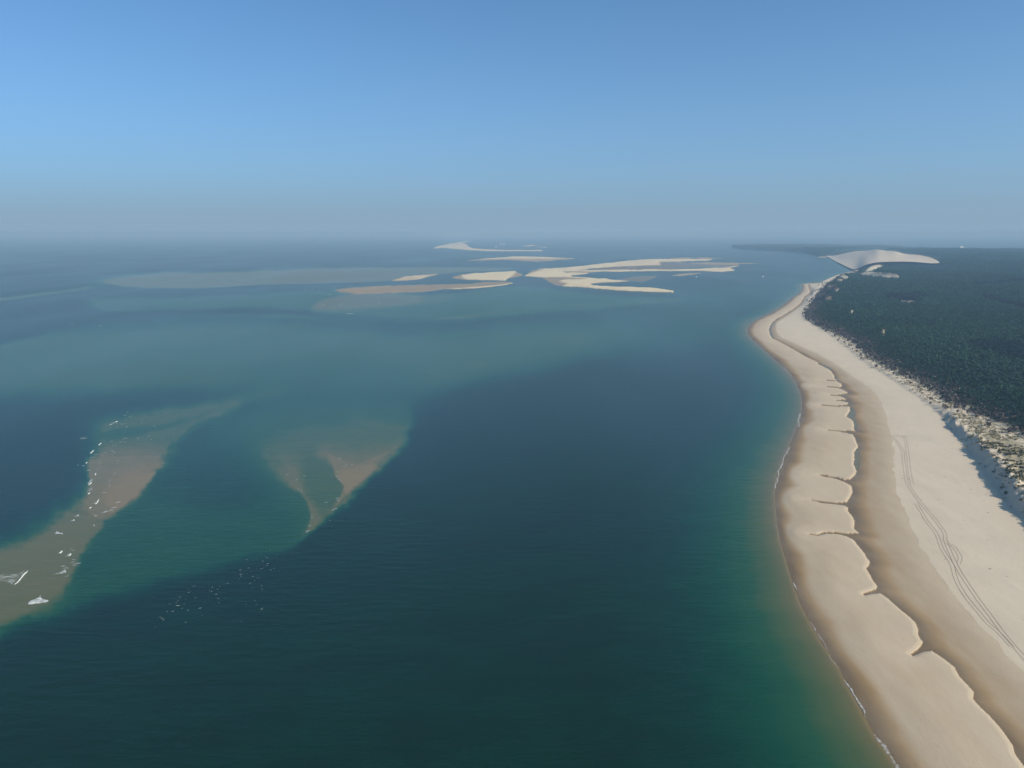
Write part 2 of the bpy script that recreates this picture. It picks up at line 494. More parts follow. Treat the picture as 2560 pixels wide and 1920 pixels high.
# ------------------------------------------------------------------ shoals and banks (depth below the low tide level, metres)
# (depth, feather, vertical stretch, [(x, y[, feather])...])
SHOALS = [
    (6.0, 70, 2.2, [(1150, 905), (1300, 840), (1500, 780), (1750, 720), (1950, 690), (2050, 690), (1960, 745), (1850, 800), (1860, 850), (1700, 880), (1450, 905), (1300, 925)]),
    (2.3, 60, 1.6, [(-300, 870), (150, 815), (600, 790), (1000, 815), (1400, 800), (1600, 830), (1480, 890), (1200, 960), (1045, 1000), (700, 1000), (400, 990), (0, 1000), (-300, 1010)]),
    (2.6, 13, 3.0, [(240, 742), (500, 742), (780, 728), (1100, 735), (1300, 715), (1500, 737), (1700, 746), (1745, 752), (1500, 772), (1250, 794), (1100, 806), (900, 806), (700, 795), (400, 790), (250, 775)]),
    (12.0, 11, 3.0, [(-100, 815), (0, 808), (271, 783), (588, 770), (800, 778), (800, 788), (588, 786), (271, 800), (0, 858), (-100, 880)]),
    (0.75, 6, 3.5, [(226, 700, 45), (316, 683, 26), (450, 677, 20), (633, 675, 14), (814, 668, 10), (1000, 667, 10), (1150, 667, 8), (1280, 669, 8), (1250, 678, 8), (1120, 684, 8), (985, 702, 3), (814, 709, 3), (678, 712, 3), (497, 721, 5), (362, 721, 9), (253, 711, 25)]),
    (9.0, 6, 3.5, [(253, 713), (362, 725), (497, 725), (678, 717), (814, 713), (985, 707), (985, 712), (814, 722), (678, 728), (497, 733), (362, 732)]),
    (1.4, 7, 3.0, [(-80, 756), (0, 746), (90, 732), (203, 719), (240, 712), (236, 718), (200, 727), (90, 741), (0, 754), (-80, 766)]),
    (2.2, 8, 3.0, [(1000, 650), (1100, 642), (1170, 639), (1250, 637), (1165, 643), (1090, 648), (1000, 653)]),
    (1.8, 7, 3.0, [(1054, 738), (1110, 733), (1136, 743), (1110, 757), (1050, 763), (960, 772), (880, 781), (800, 783), (775, 778), (850, 750), (900, 735)]),
    (0.85, 7, 3.0, [(900, 732), (1000, 733), (1054, 741), (1049, 757), (980, 766), (900, 771), (830, 775), (780, 772), (800, 752), (850, 740)]),
    (7.0, 8, 3.0, [(760, 786), (880, 788), (1000, 795), (1130, 797), (1130, 803), (1000, 806), (850, 805)]),
    (1.2, 6, 3.0, [(1000, 802), (1126, 794), (1235, 780), (1320, 771), (1235, 784), (1126, 798), (1000, 805)]),
    (2.2, 8, 3.0, [(1250, 770), (1400, 762), (1600, 752), (1720, 752), (1600, 760), (1400, 772), (1250, 782)]),
    # green shelf between the two near shoals
    (4.4, 24, 1.3, [(-300, 1660, 37), (0, 1588, 37), (190, 1530, 37), (338, 1484, 37), (464, 1450, 34), (591, 1415, 31), (705, 1385, 20), (769, 1339, 17), (819, 1301, 17), (874, 1263, 17), (921, 1212, 17), (967, 1170, 19), (1005, 1128, 20), (1031, 1077, 22), (1043, 1020, 37), (1030, 965, 85), (800, 950, 119), (600, 985, 102), (480, 1080, 68), (380, 1180, 34), (250, 1300, 34), (100, 1400, 34), (-300, 1480, 34)]),
    (7.5, 60, 1.3, [(430, 1150), (520, 1120), (600, 1150), (660, 1230), (580, 1270), (450, 1250), (390, 1225)]),
    (3.0, 40, 1.3, [(620, 1060), (800, 1010), (1020, 1010, 34), (1028, 1077, 17), (1003, 1128, 17), (960, 1170, 17), (915, 1212, 17), (868, 1263, 17), (815, 1301, 17), (765, 1339, 17), (705, 1385, 24), (740, 1330, 34), (700, 1220), (640, 1140)]),
    # left shoal
    (1.6, 22, 1.3, [(215, 1066, 58), (253, 1042, 41), (350, 1024, 24), (443, 1010, 27), (560, 996, 31), (660, 978, 37), (700, 980, 37), (600, 1020, 24), (561, 1041, 19), (485, 1080, 19), (426, 1143, 19), (405, 1178, 14), (371, 1216, 12), (316, 1267, 12), (262, 1309, 14), (228, 1356, 17), (205, 1406, 20), (181, 1465, 24), (139, 1516, 27), (72, 1550, 31), (0, 1580, 31), (-300, 1660, 34), (-300, 1370, 68), (0, 1345, 68), (90, 1310, 60), (165, 1255, 42), (205, 1218, 44), (206, 1153, 51), (214, 1098, 58)]),
    (3.0, 12, 1.4, [(245, 1090), (330, 1074), (443, 1052), (520, 1030), (480, 1052), (420, 1068), (330, 1088), (262, 1098)]),
    (0.75, 30, 1.3, [(-300, 1430), (0, 1370), (100, 1330), (180, 1270), (240, 1300, 10), (258, 1309, 9), (224, 1356, 10), (198, 1410, 12), (170, 1462, 14), (120, 1508, 16), (50, 1545, 16), (0, 1562, 16), (-300, 1640)]),
    (0.50, 20, 1.3, [(228, 1135, 26), (300, 1118, 50), (390, 1115, 50), (432, 1125, 34), (420, 1150, 22), (400, 1176, 18), (365, 1214, 16), (309, 1264, 16), (256, 1304, 16), (215, 1290), (200, 1255), (216, 1215, 12), (214, 1160, 12)]),
    (0.25, 30, 1.3, [(330, 1180, 40), (396, 1165, 30), (400, 1180, 9), (367, 1213, 7), (311, 1262, 7), (275, 1285, 9), (270, 1240), (300, 1200)]),
    # middle shoal
    (1.7, 30, 1.3, [(660, 1110), (760, 1070), (900, 1050), (1022, 1050, 24), (1024, 1080, 15), (1000, 1128, 15), (962, 1170, 15), (917, 1212, 14), (869, 1263, 14), (814, 1301, 14), (764, 1339, 14), (735, 1355, 15), (757, 1332, 10), (776, 1297, 8), (769, 1263, 8), (748, 1238, 14), (705, 1204, 24), (665, 1160)]),
    (0.7, 20, 1.3, [(695, 1150, 50), (735, 1142, 50), (752, 1180), (768, 1230), (802, 1282), (815, 1293), (770, 1331, 7), (778, 1297, 4), (771, 1263, 4), (751, 1238, 6), (715, 1204, 14)]),
    (1.7, 20, 1.3, [(765, 1140), (795, 1140), (822, 1175, 8), (834, 1196, 4), (853, 1216, 4), (845, 1238, 6), (800, 1262), (772, 1220)]),
    (0.48, 20, 1.3, [(804, 1125, 40), (890, 1122, 60), (996, 1108, 40), (986, 1140, 24), (950, 1171, 18), (905, 1209, 16), (859, 1257, 14), (824, 1279, 12), (847, 1242, 3), (857, 1216, 3), (838, 1192, 3), (828, 1162, 6)]),
    (0.30, 12, 1.3, [(852, 1175), (930, 1155), (945, 1172, 7), (905, 1208, 7), (870, 1238, 8), (858, 1228, 4), (862, 1214, 4), (846, 1192, 5)]),
    (1.1, 9, 1.5, [(1848, 818), (1860, 800), (1875, 795), (1890, 855), (1925, 885), (1975, 935), (2000, 975), (1990, 975), (1960, 945), (1905, 890), (1862, 850)]),
]
BANKS = {   # each bank: its emergent pieces
    'far_crescent': [(-1.3, 2.2, 3.0, [(1081, 618, 5), (1113, 610, 4), (1147, 604, 4), (1185, 599, 4), (1179, 603), (1158, 607), (1169, 610), (1174, 616), (1184, 620.5), (1226, 623.5), (1290, 624.5), (1357, 625), (1357, 628), (1290, 628.5), (1226, 628.5), (1158, 625), (1113, 620.5, 4), (1086, 622, 6)]),
                     (-0.8, 2.0, 3.0, [(1300, 615), (1328, 611), (1356, 613), (1330, 616.5), (1368, 616.5), (1368, 619), (1342, 619)])],
    'thin': [(-0.35, 3, 3.0, [(1136, 652), (1188, 648), (1237, 643.5), (1283, 640), (1339, 640.5), (1396, 643.5), (1446, 645.5), (1446, 647), (1384, 651.5), (1339, 655.5, 6), (1294, 652), (1226, 652)]),
             (-1.2, 2, 3.0, [(1200, 648), (1283, 641), (1339, 641.5), (1396, 644.5), (1435, 646), (1339, 646.5), (1280, 648)])],
    'spindle': [(-0.9, 2.5, 2.6, [(972, 703.5, 5), (1008, 692), (1041, 688), (1098, 685), (1076, 691.5), (1052, 698), (1017, 702.5)])],
    'hooked': [(-0.18, 3, 2.6, [(812, 724, 12), (876, 717, 5), (994, 712.5), (1111, 709), (1170, 708), (1214, 703), (1264, 702), (1282, 703), (1290, 708), (1258, 714), (1200, 720), (1141, 723), (1111, 725), (1053, 731), (964, 733), (891, 736, 5), (847, 731, 10)]),
               (-1.0, 2, 2.6, [(1111, 723), (1200, 716.5), (1258, 711), (1280, 706), (1290, 708), (1258, 714), (1200, 720), (1141, 723.5)]),
               (-0.3, 3, 2.6, [(1122, 693), (1152, 684), (1199, 681), (1290, 676), (1310, 686), (1305, 691), (1270, 699), (1264, 703), (1170, 702), (1135, 699)]),
               (-1.3, 2.5, 2.6, [(1152, 688), (1199, 682), (1244, 679), (1287, 677), (1288, 682), (1281, 691), (1270, 697), (1264, 702), (1214, 700.5), (1170, 700), (1155, 694)])],
    'main': [(-0.15, 3, 2.6, [(1308, 691), (1325, 676), (1345, 671.5), (1400, 670), (1500, 672), (1560, 676), (1560, 679), (1500, 680), (1430, 689), (1500, 697), (1580, 702), (1470, 712), (1480, 722), (1408, 716.5), (1387, 712), (1369, 703), (1352, 696)]),
             (-1.4, 2.5, 2.6, [(1308, 691), (1330, 682), (1354, 675), (1390, 675), (1408, 681), (1417, 684), (1430, 681), (1488, 683), (1463, 686), (1424, 689), (1430, 692.5), (1481, 694), (1524, 697.5), (1463, 697.5), (1408, 694), (1354, 694)]),
             (-1.4, 2.3, 2.6, [(1340, 672), (1390, 671), (1427, 667), (1481, 661.5), (1526, 656.5), (1571, 651.5), (1616, 648.5), (1691, 646.5), (1746, 646.5), (1797, 648), (1763, 652.5), (1691, 655), (1657, 655), (1672, 662.5), (1624, 665), (1589, 665), (1535, 668), (1481, 672), (1440, 676), (1390, 677)]),
             (0.06, 3, 2.6, [(1450, 675), (1535, 667), (1600, 665), (1665, 662), (1700, 667), (1724, 670), (1680, 674), (1600, 674.5), (1463, 676.5)]),
             (0.12, 3, 2.6, [(1650, 655), (1700, 654.5), (1763, 654), (1830, 655), (1852, 660), (1847, 664), (1815, 668.5), (1763, 670), (1700, 671.5), (1655, 668)]),
             (-0.3, 2, 2.6, [(1690, 656.5), (1770, 656), (1850, 656), (1906, 657.7), (1906, 660), (1846, 661.5), (1780, 661.5)]),
             (-0.7, 1.6, 2.6, [(1812, 668.5), (1848, 663), (1851, 665), (1822, 670)]),
             (-0.3, 2.5, 2.6, [(1640, 647), (1700, 643), (1760, 642.5), (1830, 644), (1830, 647), (1794, 647.8), (1700, 647.5)]),
             (-1.3, 1.8, 2.6, [(1400, 677.5), (1463, 675.8), (1600, 674.3), (1681, 673.5), (1724, 671.5), (1763, 669.8), (1795, 669.5), (1825, 670.5), (1838, 676), (1803, 680), (1746, 678.5), (1681, 678), (1600, 678), (1553, 678.8), (1463, 679)]),
             (-0.35, 2.5, 2.6, [(1668, 688), (1714, 681.5), (1779, 679.5), (1763, 683.5), (1730, 688), (1701, 692), (1676, 691)]),
             (0.10, 4, 2.6, [(1535, 699), (1589, 690.5), (1648, 689), (1637, 697), (1607, 706), (1560, 704)]),
             (-0.1, 3, 2.6, [(1350, 695), (1408, 693), (1470, 697), (1420, 700), (1396, 704), (1424, 710), (1408, 716.5), (1386, 713), (1367, 704)]),
             (-1.4, 2.2, 2.6, [(1396, 703), (1418, 699), (1481, 697), (1521, 698.5), (1580, 703.7), (1521, 704.8), (1490, 707), (1477, 709.5), (1485, 712.5), (1535, 716.5), (1607, 718), (1640, 720.5), (1683, 727), (1682, 731), (1607, 729.5), (1535, 726), (1481, 722), (1445, 717), (1406, 716), (1420, 710)])],
}

def paint(dep, px, py, entry):
    tgt, f0, ky, pts = entry
    Q = np.array([(p[0], p[1] * ky, p[2] if len(p) > 2 else f0) for p in pts], float)
    if tgt > 0.3 and f0 > 5:
        Q = catmull(Q, 3, True)
        Q[:, 2] = np.maximum(Q[:, 2], 2)
    P, fe = Q[:, :2], Q[:, 2]
    m = 2.2 * fe.max()
    sel = (px > P[:, 0].min() - m) & (px < P[:, 0].max() + m) & (py * ky > P[:, 1].min() - m) & (py * ky < P[:, 1].max() + m)
    if not sel.any():
        return
    x, y = px[sel], py[sel] * ky
    # ragged edges
    wob = (fbm(x / 17.0, y / 17.0, 5, 3) - 0.5) + 1.3 * (fbm(x / 70.0, y / 70.0, 6, 2) - 0.5)
    d, fv = line_dist(x, y, P, True, fe)
    sd = np.where(poly_inside(x, y, P), d, -d) + wob * np.minimum(fv, 18) * 1.2
    w = smooth(-fv, fv, sd)
    dep[sel] = dep[sel] * (1 - w) + tgt * w

# ------------------------------------------------------------------ the grid: rings of equal sight angle around the place below the viewpoint
deg = math.pi / 180
px_ang = 1 / FPX
d1 = np.concatenate([np.arange(0.10 * deg, 1.7 * deg, 0.5 * px_ang), np.arange(1.7 * deg, 3.5 * deg, 0.8 * px_ang), np.arange(3.5 * deg, 4.6 * deg, 1.3 * px_ang)])
d2 = np.arange(d1[-1] + 1.9 * px_ang, 40 * deg, 1.9 * px_ang)
d3 = np.linspace(41 * deg, 66 * deg, 16)
DELTA = np.concatenate([d1, d2, d3])
a0 = np.array([-80, -70, -60, -52, -46, -42, -39.5]) * deg
a1 = np.arange(-38 * deg, 11 * deg, 2.6 * px_ang)
a2 = np.arange(a1[-1] + 1.5 * px_ang, 37.5 * deg, 1.5 * px_ang)
a3 = np.array([39, 41, 44, 48, 54, 62, 70, 78]) * deg
AZ = np.concatenate([a0, a1, a2, a3])
NR, NC = len(DELTA), len(AZ)
DD, AA = np.meshgrid(DELTA, AZ, indexing='ij')
RR = CAM_H / np.tan(DD)
X = (RR * np.sin(AA)).ravel()
Y = (RR * np.cos(AA)).ravel()
AAc = np.clip(AA, -50 * deg, 50 * deg)
PX, PY = pixel((RR * np.sin(AAc)).ravel(), (RR * np.cos(AAc)).ravel(), 0.0)
PX = np.clip(PX, -900, 3600)

# sea bed
DEP = np.full(X.shape, 13.0)
for e in SHOALS:
    paint(DEP, PX, PY, e)
bank_id = np.zeros(X.shape, np.int8)
for k, (nm, lst) in enumerate(BANKS.items()):
    before = DEP.copy()
    for e in lst:
        halo = (1.4, e[1] * 3.5, e[2], [(p[0], p[1]) for p in e[3]])
        if e[0] < -0.5:
            tmp = DEP.copy()
            paint(tmp, PX, PY, halo)
            DEP = np.minimum(DEP, tmp)
    for e in lst:
        paint(DEP, PX, PY, (e[0], e[1] * 1.45, e[2], e[3]))
    bank_id[(DEP != before)] = k + 1

# mainland
near_land = (PX > 1150) & (PX < 3600)
xs, ys = X[near_land], Y[near_land]
dW = line_dist(xs, ys, Wl)
inL = poly_inside(xs, ys, LAND)
inB = inL & poly_inside(xs, ys, B_POLY)
inS = inL & poly_inside(xs, ys, S_POLY)
inF = inL & poly_inside(xs, ys, F_POLY)
inE = inF & poly_inside(xs, ys, E_POLY)
Z = -DEP.copy()
wet = np.zeros(X.shape)
veg = np.zeros(X.shape)
sandy = np.zeros(X.shape)
reg = np.zeros(X.shape, np.int8)            # 0 sea bed, 1 beach, 2 foredune, 3 wood

prof = np.interp(dW, [0, 0.8, 2, 6, 14, 26, 45, 72, 115], [0, 0.25, 0.5, 0.85, 1.6, 3.2, 6.8, 11, 15])
zl = np.where(inL, 0, -np.minimum(DEP[near_land], prof))
dB = line_dist(xs, ys, Bl)
dS = line_dist(xs, ys, Sl)
dF = line_dist(xs, ys, Fl)
dE = line_dist(xs, ys, El)
n_a = fbm(xs / 9.0, ys / 30.0, 11, 3)
n_b = fbm(xs / 40.0, ys / 90.0, 21, 3)
# bar between the waterline and its slip face
m = inL & ~inB & ~inF
tb = dW / (dW + dB + 1e-6)
bar = 1.25 * smooth(0, 0.6, tb) + 0.012 * np.minimum(dW, 20)
bar = bar - 0.30 * (1 - smooth(0.0, 3.0, dB)) ** 2 * smooth(0.1, 0.3, tb)
zl = np.where(m, bar + (n_a - 0.5) * 0.10, zl)
wl = np.where(m, 0.78 * (1 - smooth(0.0, 0.34, tb + (n_b - 0.5) * 0.22)) + 0.21 + 0.22 * (n_b - 0.3) * (1 - smooth(0.5, 0.95, tb)), 0)
wl = np.where(m, np.maximum(wl, 0.95 * (1 - smooth(0.6, 1.1, dB)) * (dB < 1.1) * 0.0), wl)
# runnel behind it
m = inB & ~inS & ~inF
ts = dB / (dB + dS + 1e-6)
run = 0.72 + 1.15 * smooth(0.15, 1.0, ts)
zl = np.where(m, run + (n_a - 0.5) * 0.12, zl)
soak = 1.0 - 0.56 * smooth(0.02, 0.45, ts + (n_b - 0.5) * 0.35) - 0.18 * smooth(0.3, 1.0, ts)
wl = np.where(m, soak, wl)
# upper beach
m = inS & ~inF
tf = dS / (dS + dF + 1e-6)
zl = np.where(m, 1.9 + 1.6 * tf + (n_a - 0.5) * 0.25 + 0.3 * (n_b - 0.5), zl)
wl = np.where(m, 0.10 * (1 - smooth(0, 0.5, tf)) * n_b, wl)
# foredune and wood
south_k = smooth(800, 690, ys)            # the steep scarp is only in the near part
wsc = 12 - 3 * south_k + 15 * (fbm(xs / 10.0, ys / 13.0, 31, 4) - 0.45) * south_k
hsc = 1.2 + 3.2 * south_k + 3.4 * smooth(690, 540, ys)
inland = 15.0 * smooth(110, 800, dF) + 10.0 * smooth(500, 1600, dF)
ridge = (fbm(xs / 130.0, ys / 340.0, 41, 3) - 0.5) * 24.0 * smooth(120, 450, dF)
dunes = (fbm(xs / 22.0, ys / 28.0, 51, 3) - 0.5) * 3.0 * smooth(14, 45, dF)
slump = (fbm(xs / 4.5, ys / 4.5, 61, 3) - 0.5) * 3.0 * south_k * smooth(0, 5, dF) * (1 - smooth(20, 34, dF))
berm = 0.45 * np.exp(-((dF - 5.0) / 3.2) ** 2) * (1 - south_k)
zf = 3.5 + hsc * smooth(0, 1, dF / np.maximum(wsc, 4)) + inland + ridge + dunes + slump + berm
coast_cap = 1.5 + dW * 0.55
zf = np.minimum(zf, coast_cap + 2)
zl = np.where(inF, zf, zl)
wl = np.where(inF, 0, wl)
vl = np.where(inF & ~inE, smooth(10, 26, dF) * (0.35 + 0.75 * fbm(xs / 22.0, ys / 30.0, 71, 3)) + 0.25 * south_k * smooth(3, 10, dF), 0)
# strongest growth in the middle of the foredune, bare sand by the wood
vl *= np.where(inE, 0, 0.35 + 0.65 * smooth(4, 30, dE))
Z[near_land] = zl
wet[near_land] = wl
veg[near_land] = np.clip(vl, 0, 1)
r = np.zeros(xs.shape, np.int8)
r[inL] = 1
r[inF] = 2
r[inE] = 3
r[inF & (ys > 5600)] = 3
reg[near_land] = r
# emergent banks: wet where low
bk = (reg == 0)
bmot = (fbm(PX / 30.0, PY / 4.5, 131, 5) - 0.5) * 1.5
wet = np.where(bk, np.clip(0.84 - smooth(0.0, 1.25, Z + 0.9 * bmot) * 0.80 + 0.25 * bmot, 0, 1), wet)

# shape of the great dune: foot and crest
#        px    foot: y, dist or None(z=0)   crest: y, dist
cols = [(2066, 640.5, 5650, 0.0, 640.0, 5680), (2073, 643, 5420, 0.5, 640.5, 5660), (2086, 651.5, 4760, 1.0, 639, 5640), (2109, 663, 4090, 2.0, 634, 5500), (2130, 673, 3650, 3.0, 629.5, 5400), (2140, 675, 3560, 4.0, 628, 5350), (2152, 668, 3560, None, 627.8, 5250), (2165, 661, 3600, None, 627.3, 5100), (2180, 658, 3640, None, 625, 4950), (2192, 656, 3680, None, 623, 4800), (2203, 655, 3700, None, 625, 4700), (2215, 654.5, 3720, None, 627.5, 4620), (2230, 654, 3740, None, 627.4, 4550), (2240, 654, 3740, None, 628, 4500), (2253, 654, 3740, None, 633, 4420), (2270, 654, 3740, None, 636, 4340), (2291, 655, 3740, None, 636.5, 4240), (2310, 656.5, 3730, None, 640, 4120), (2324, 658, 3720, None, 642.5, 4020), (2338, 658.5, 3720, None, 648, 3900), (2349, 657, 3740, None, 656, 3790)]
c = np.array([[a[0], a[1], a[2], a[4], a[5]] for a in cols], float)
pxs = np.linspace(c[0, 0], c[-1, 0], 130)
def sm(a):
    k = np.hanning(17); k /= k.sum()
    return np.convolve(np.pad(a, 8, mode='reflect', reflect_type='odd'), k, 'valid')
f = lambda k: np.interp(pxs, c[:, 0], c[:, k])
n_up, n_dn = 34, 10
def at(px, py, D):
    u = (px - 1280) / FPX; v = (py - 960) / FPX
    dy, dz = CP - v * SP, -SP - v * CP
    t = D / dy
    return u * t, dy * t, CAM_H + dz * t
dfx, dfy, dfz = at(pxs, f(1), f(2))
dtx, dty, dtz = at(pxs, f(3), f(4))
dfx, dfy, dfz, dtx, dty, dtz = (sm(q) for q in (dfx, dfy, dfz, dtx, dty, dtz))
dfz = np.maximum(dfz, 0.3)
DUNE_P = np.vstack([np.stack([dfx, dfy], 1), np.stack([dtx + 0.55 * 60, dty + 0.83 * 60], 1)[::-1]])
near_d = (X > 1200) & (X < 2600) & (Y > 3000) & (Y < 6000)
ud = np.zeros(X.shape, bool)
ud[near_d] = poly_inside(X[near_d], Y[near_d], DUNE_P) | (line_dist(X[near_d], Y[near_d], np.stack([dfx, dfy], 1)[:40]) < 60)
ud &= reg > 0
left = PX < 2150
ud |= (reg > 0) & (PX < 2146) & (PX > 2040) & (Y > 3600) & (Y < 5700)
Z[ud & left] = np.minimum(Z[ud & left], 1.5)
reg[ud & left] = 1
Z[ud & ~left] = np.minimum(Z[ud & ~left], 22.0)

# clearings in the wood: (px, py, half width px, half height px)
CLEAR = [(2129, 780, 4.5, 2.5), (2208, 828, 5, 3), (2277, 754, 30, 1.6), (2090, 724, 9, 3.5), (2070, 742, 12, 3), (2080, 716, 14, 3), (2110, 694, 12, 4), (2098, 700, 10, 3)]
DUNE_A = [(2160, 677), (2172, 668), (2186, 660), (2205, 658), (2229, 657.5), (2222, 660), (2205, 663), (2190, 670), (2176, 676)]
DUNE_B = [(2140, 682), (2177, 679.5), (2205, 680.5), (2228, 681.5), (2243, 686), (2251, 690.5), (2238, 692.5), (2215, 692), (2196, 688.5), (2170, 688), (2155, 685)]
GAP_SHADE = [(2405, 853), (2440, 846), (2490, 845), (2540, 852), (2600, 866), (2600, 916), (2540, 900), (2490, 882), (2440, 868)]  # strip of shade in the wood, painted through its pines' needle colour
BIG_DUNE_FOOT = [(2060, 640), (2086, 651), (2137, 676), (2150, 669), (2167, 661), (2192, 657), (2228, 655), (2266, 655), (2304, 657), (2350, 660), (2352, 640), (2200, 618), (2090, 622)]
fm = reg == 3
fx, fy = pixel(X[fm], Y[fm], Z[fm] + 10.0)
sdy = np.zeros(fx.shape)
for cx, cy, hw, hh in CLEAR:
    q = ((fx - cx) / hw) ** 2 + ((fy - cy) / hh) ** 2
    sdy = np.maximum(sdy, 1 - smooth(0.5, 1.1, q))
for PL in (DUNE_A, DUNE_B):
    P = np.array(PL, float)
    sdy = np.maximum(sdy, poly_inside(fx, fy + (vnoise(fx / 5, fy / 2.5, 3) - 0.5) * 3, P).astype(float))
dEf = line_dist(X[fm], Y[fm], El)
sdy = np.maximum(sdy, (1 - smooth(0, 22, dEf + (fbm(X[fm] / 12, Y[fm] / 20, 91, 3) - 0.5) * 26)) * 0.95)
sandy[fm] = sdy
lift = np.zeros(fx.shape)
for PL in (DUNE_A, DUNE_B):
    P = np.array(PL, float)
    dd_ = line_dist(fx, fy, P, True)
    lift = np.maximum(lift, np.where(poly_inside(fx, fy, P), 0.6 + 0.4 * smooth(0, 3, dd_), 0.6 * (1 - smooth(0, 3, dd_))))
for cx, cy, hw, hh in CLEAR:
    lift = np.maximum(lift, 1 - smooth(0.4, 2.2, ((fx - cx) / hw) ** 2 + ((fy - cy) / hh) ** 2))
Z[fm] += 14.0 * lift
# white sand trace below the dark gap in the wood
TRACE = np.array([(2420, 866), (2455, 866), (2490, 873), (2530, 884), (2570, 896)], float)
tr = line_dist(fx, fy, TRACE)
sandy[fm] = np.maximum(sandy[fm], (1 - smooth(0.8, 2.0, tr)) * 0.45)

def hz(x, y):
    """ground height at (x, y), read from the grid"""
    x, y = np.asarray(x, float), np.asarray(y, float)
    r = np.hypot(x, y)
    fi = np.interp(np.arctan2(CAM_H, r), DELTA, np.arange(NR))
    fj = np.interp(np.arctan2(x, y), AZ, np.arange(NC))
    i = np.clip(fi.astype(int), 0, NR - 2); j = np.clip(fj.astype(int), 0, NC - 2)
    a, b = fi - i, fj - j
    G = Z.reshape(NR, NC)
    return (G[i, j] * (1 - a) + G[i + 1, j] * a) * (1 - b) + (G[i, j + 1] * (1 - a) + G[i + 1, j + 1] * a) * b

# faces
idx = np.arange(NR * NC).reshape(NR, NC)
quads = np.stack([idx[1:, :-1], idx[1:, 1:], idx[:-1, 1:], idx[:-1, :-1]], -1).reshape(-1, 4)
Zq = Z[quads]
zmax, zmin = Zq.max(1), Zq.min(1)
rq = reg[quads].max(1)
bq = np.where(rq == 0, bank_id[quads].max(1), 0)

def sub_mesh(name, sel, mat, zz, attrs):
    q = quads[sel]
    used, inv = np.unique(q, return_inverse=True)
    v = np.stack([X[used], Y[used], zz[used]], 1)
    return mesh_obj(name, v, inv.reshape(-1, 4), mat, attrs={k: a[used] for k, a in attrs.items()})

land_attrs = {'wet': wet, 'veg': veg}
tag(sub_mesh('sea', zmin < 0.2, M_WATER, np.zeros_like(Z), {'depth': -Z}), 'deep blue green tidal water between the beach and the sandbanks', None, None, 'structure')
tag(sub_mesh('beach', rq == 1, M_SAND, Z, land_attrs), 'wide pale sand beach with a wet runnel behind a scalloped bar', None, None, 'structure')
tag(sub_mesh('foredune', rq == 2, M_SAND, Z, land_attrs), 'grassy foredune with a steep shaded face above the beach', None, None, 'structure')
tag(sub_mesh('forest_floor', rq == 3, M_FLOOR, Z, {'sandy': sandy}), 'dark undergrowth ground beneath the pine wood', None, None, 'structure')
BANK_LABEL = {
    'far_crescent': 'hazy crescent sandbank furthest off, curling round a dark lagoon with sails',
    'thin': 'thin low sandbank lying just in front of the far crescent bank',
    'spindle': 'small spindle shaped sandbank left of and apart from the hooked bank',
    'hooked': 'hooked sandbank with a pale hump and a long brown wet arm',
    'main': 'largest pale sandbank with long spits enclosing blue tidal pools',
}
for k, nm in enumerate(BANKS):
    o = sub_mesh('sandbank', (rq == 0) & (bq == k + 1) & (zmax > -0.9), M_BANK, Z, land_attrs)
    tag(o, BANK_LABEL[nm], None, 'sandbanks bared by the low tide', 'structure')
# sea bed under everything (coarse), with the fine shallows on top of it
tag(sub_mesh('shallow_seabed', (rq == 0) & (bq == 0) & (zmax > -0.9), M_SAND, Z, land_attrs), 'submerged sand just under the shallow water', None, None, 'structure')
st = 6
ci, cj = np.arange(0, NR, st), np.arange(0, NC, st)
G = Z.reshape(NR, NC)
low = np.array([[G[max(i - st, 0):i + st + 1, max(j - st, 0):j + st + 1].min() for j in cj] for i in ci]) - 1.2
low = np.clip(low, -17, -1.6)
cq = np.arange(len(ci) * len(cj)).reshape(len(ci), len(cj))
cf = np.stack([cq[1:, :-1], cq[1:, 1:], cq[:-1, 1:], cq[:-1, :-1]], -1).reshape(-1, 4)
sel = idx[np.ix_(ci, cj)].ravel()
tag(mesh_obj('seabed', np.stack([X[sel], Y[sel], low.ravel()], 1), cf, M_SAND, attrs={'wet': np.full(len(sel), 0.9), 'veg': np.zeros(len(sel))}), 'sandy sea floor below the deep channel', None, None, 'structure')

# ------------------------------------------------------------------ great dune
def build_great_dune():
    V = []
    for k in range(n_up + 1):
        s = k / n_up
        x, y = dfx + (dtx - dfx) * s, dfy + (dty - dfy) * s
        sag = -0.10 * math.sin(math.pi * s) * (dtz - dfz)
        z = dfz + (dtz - dfz) * s + sag + (fbm(x / 70, y / 200, 81, 3) - 0.5) * 5.0 * math.sin(math.pi * s)
        V.append(np.stack([x, y, z], 1))
    nx, ny = np.array([0.55, 0.83])
    for k in range(1, n_dn + 1):
        s = k / n_dn
        L = np.maximum((dtz - 12) / 0.6, 4)
        V.append(np.stack([dtx + nx * L * s, dty + ny * L * s, dtz - (dtz - 8) * s], 1))
    V = np.array(V)
    R, Cn = V.shape[:2]
    q = np.arange(R * Cn).reshape(R, Cn)
    fcs = np.stack([q[:-1, :-1], q[:-1, 1:], q[1:, 1:], q[1:, :-1]], -1).reshape(-1, 4)
    vv = V.reshape(-1, 3)
    wt = np.full(len(vv), 0.02)
    vg = np.zeros(len(vv))
    return mesh_obj('great_dune', vv, fcs, M_SAND, attrs={'wet': wt, 'veg': vg})
tag(build_great_dune(), 'huge bare pale sand dune rising above the pine wood by the water', None, None, 'structure')

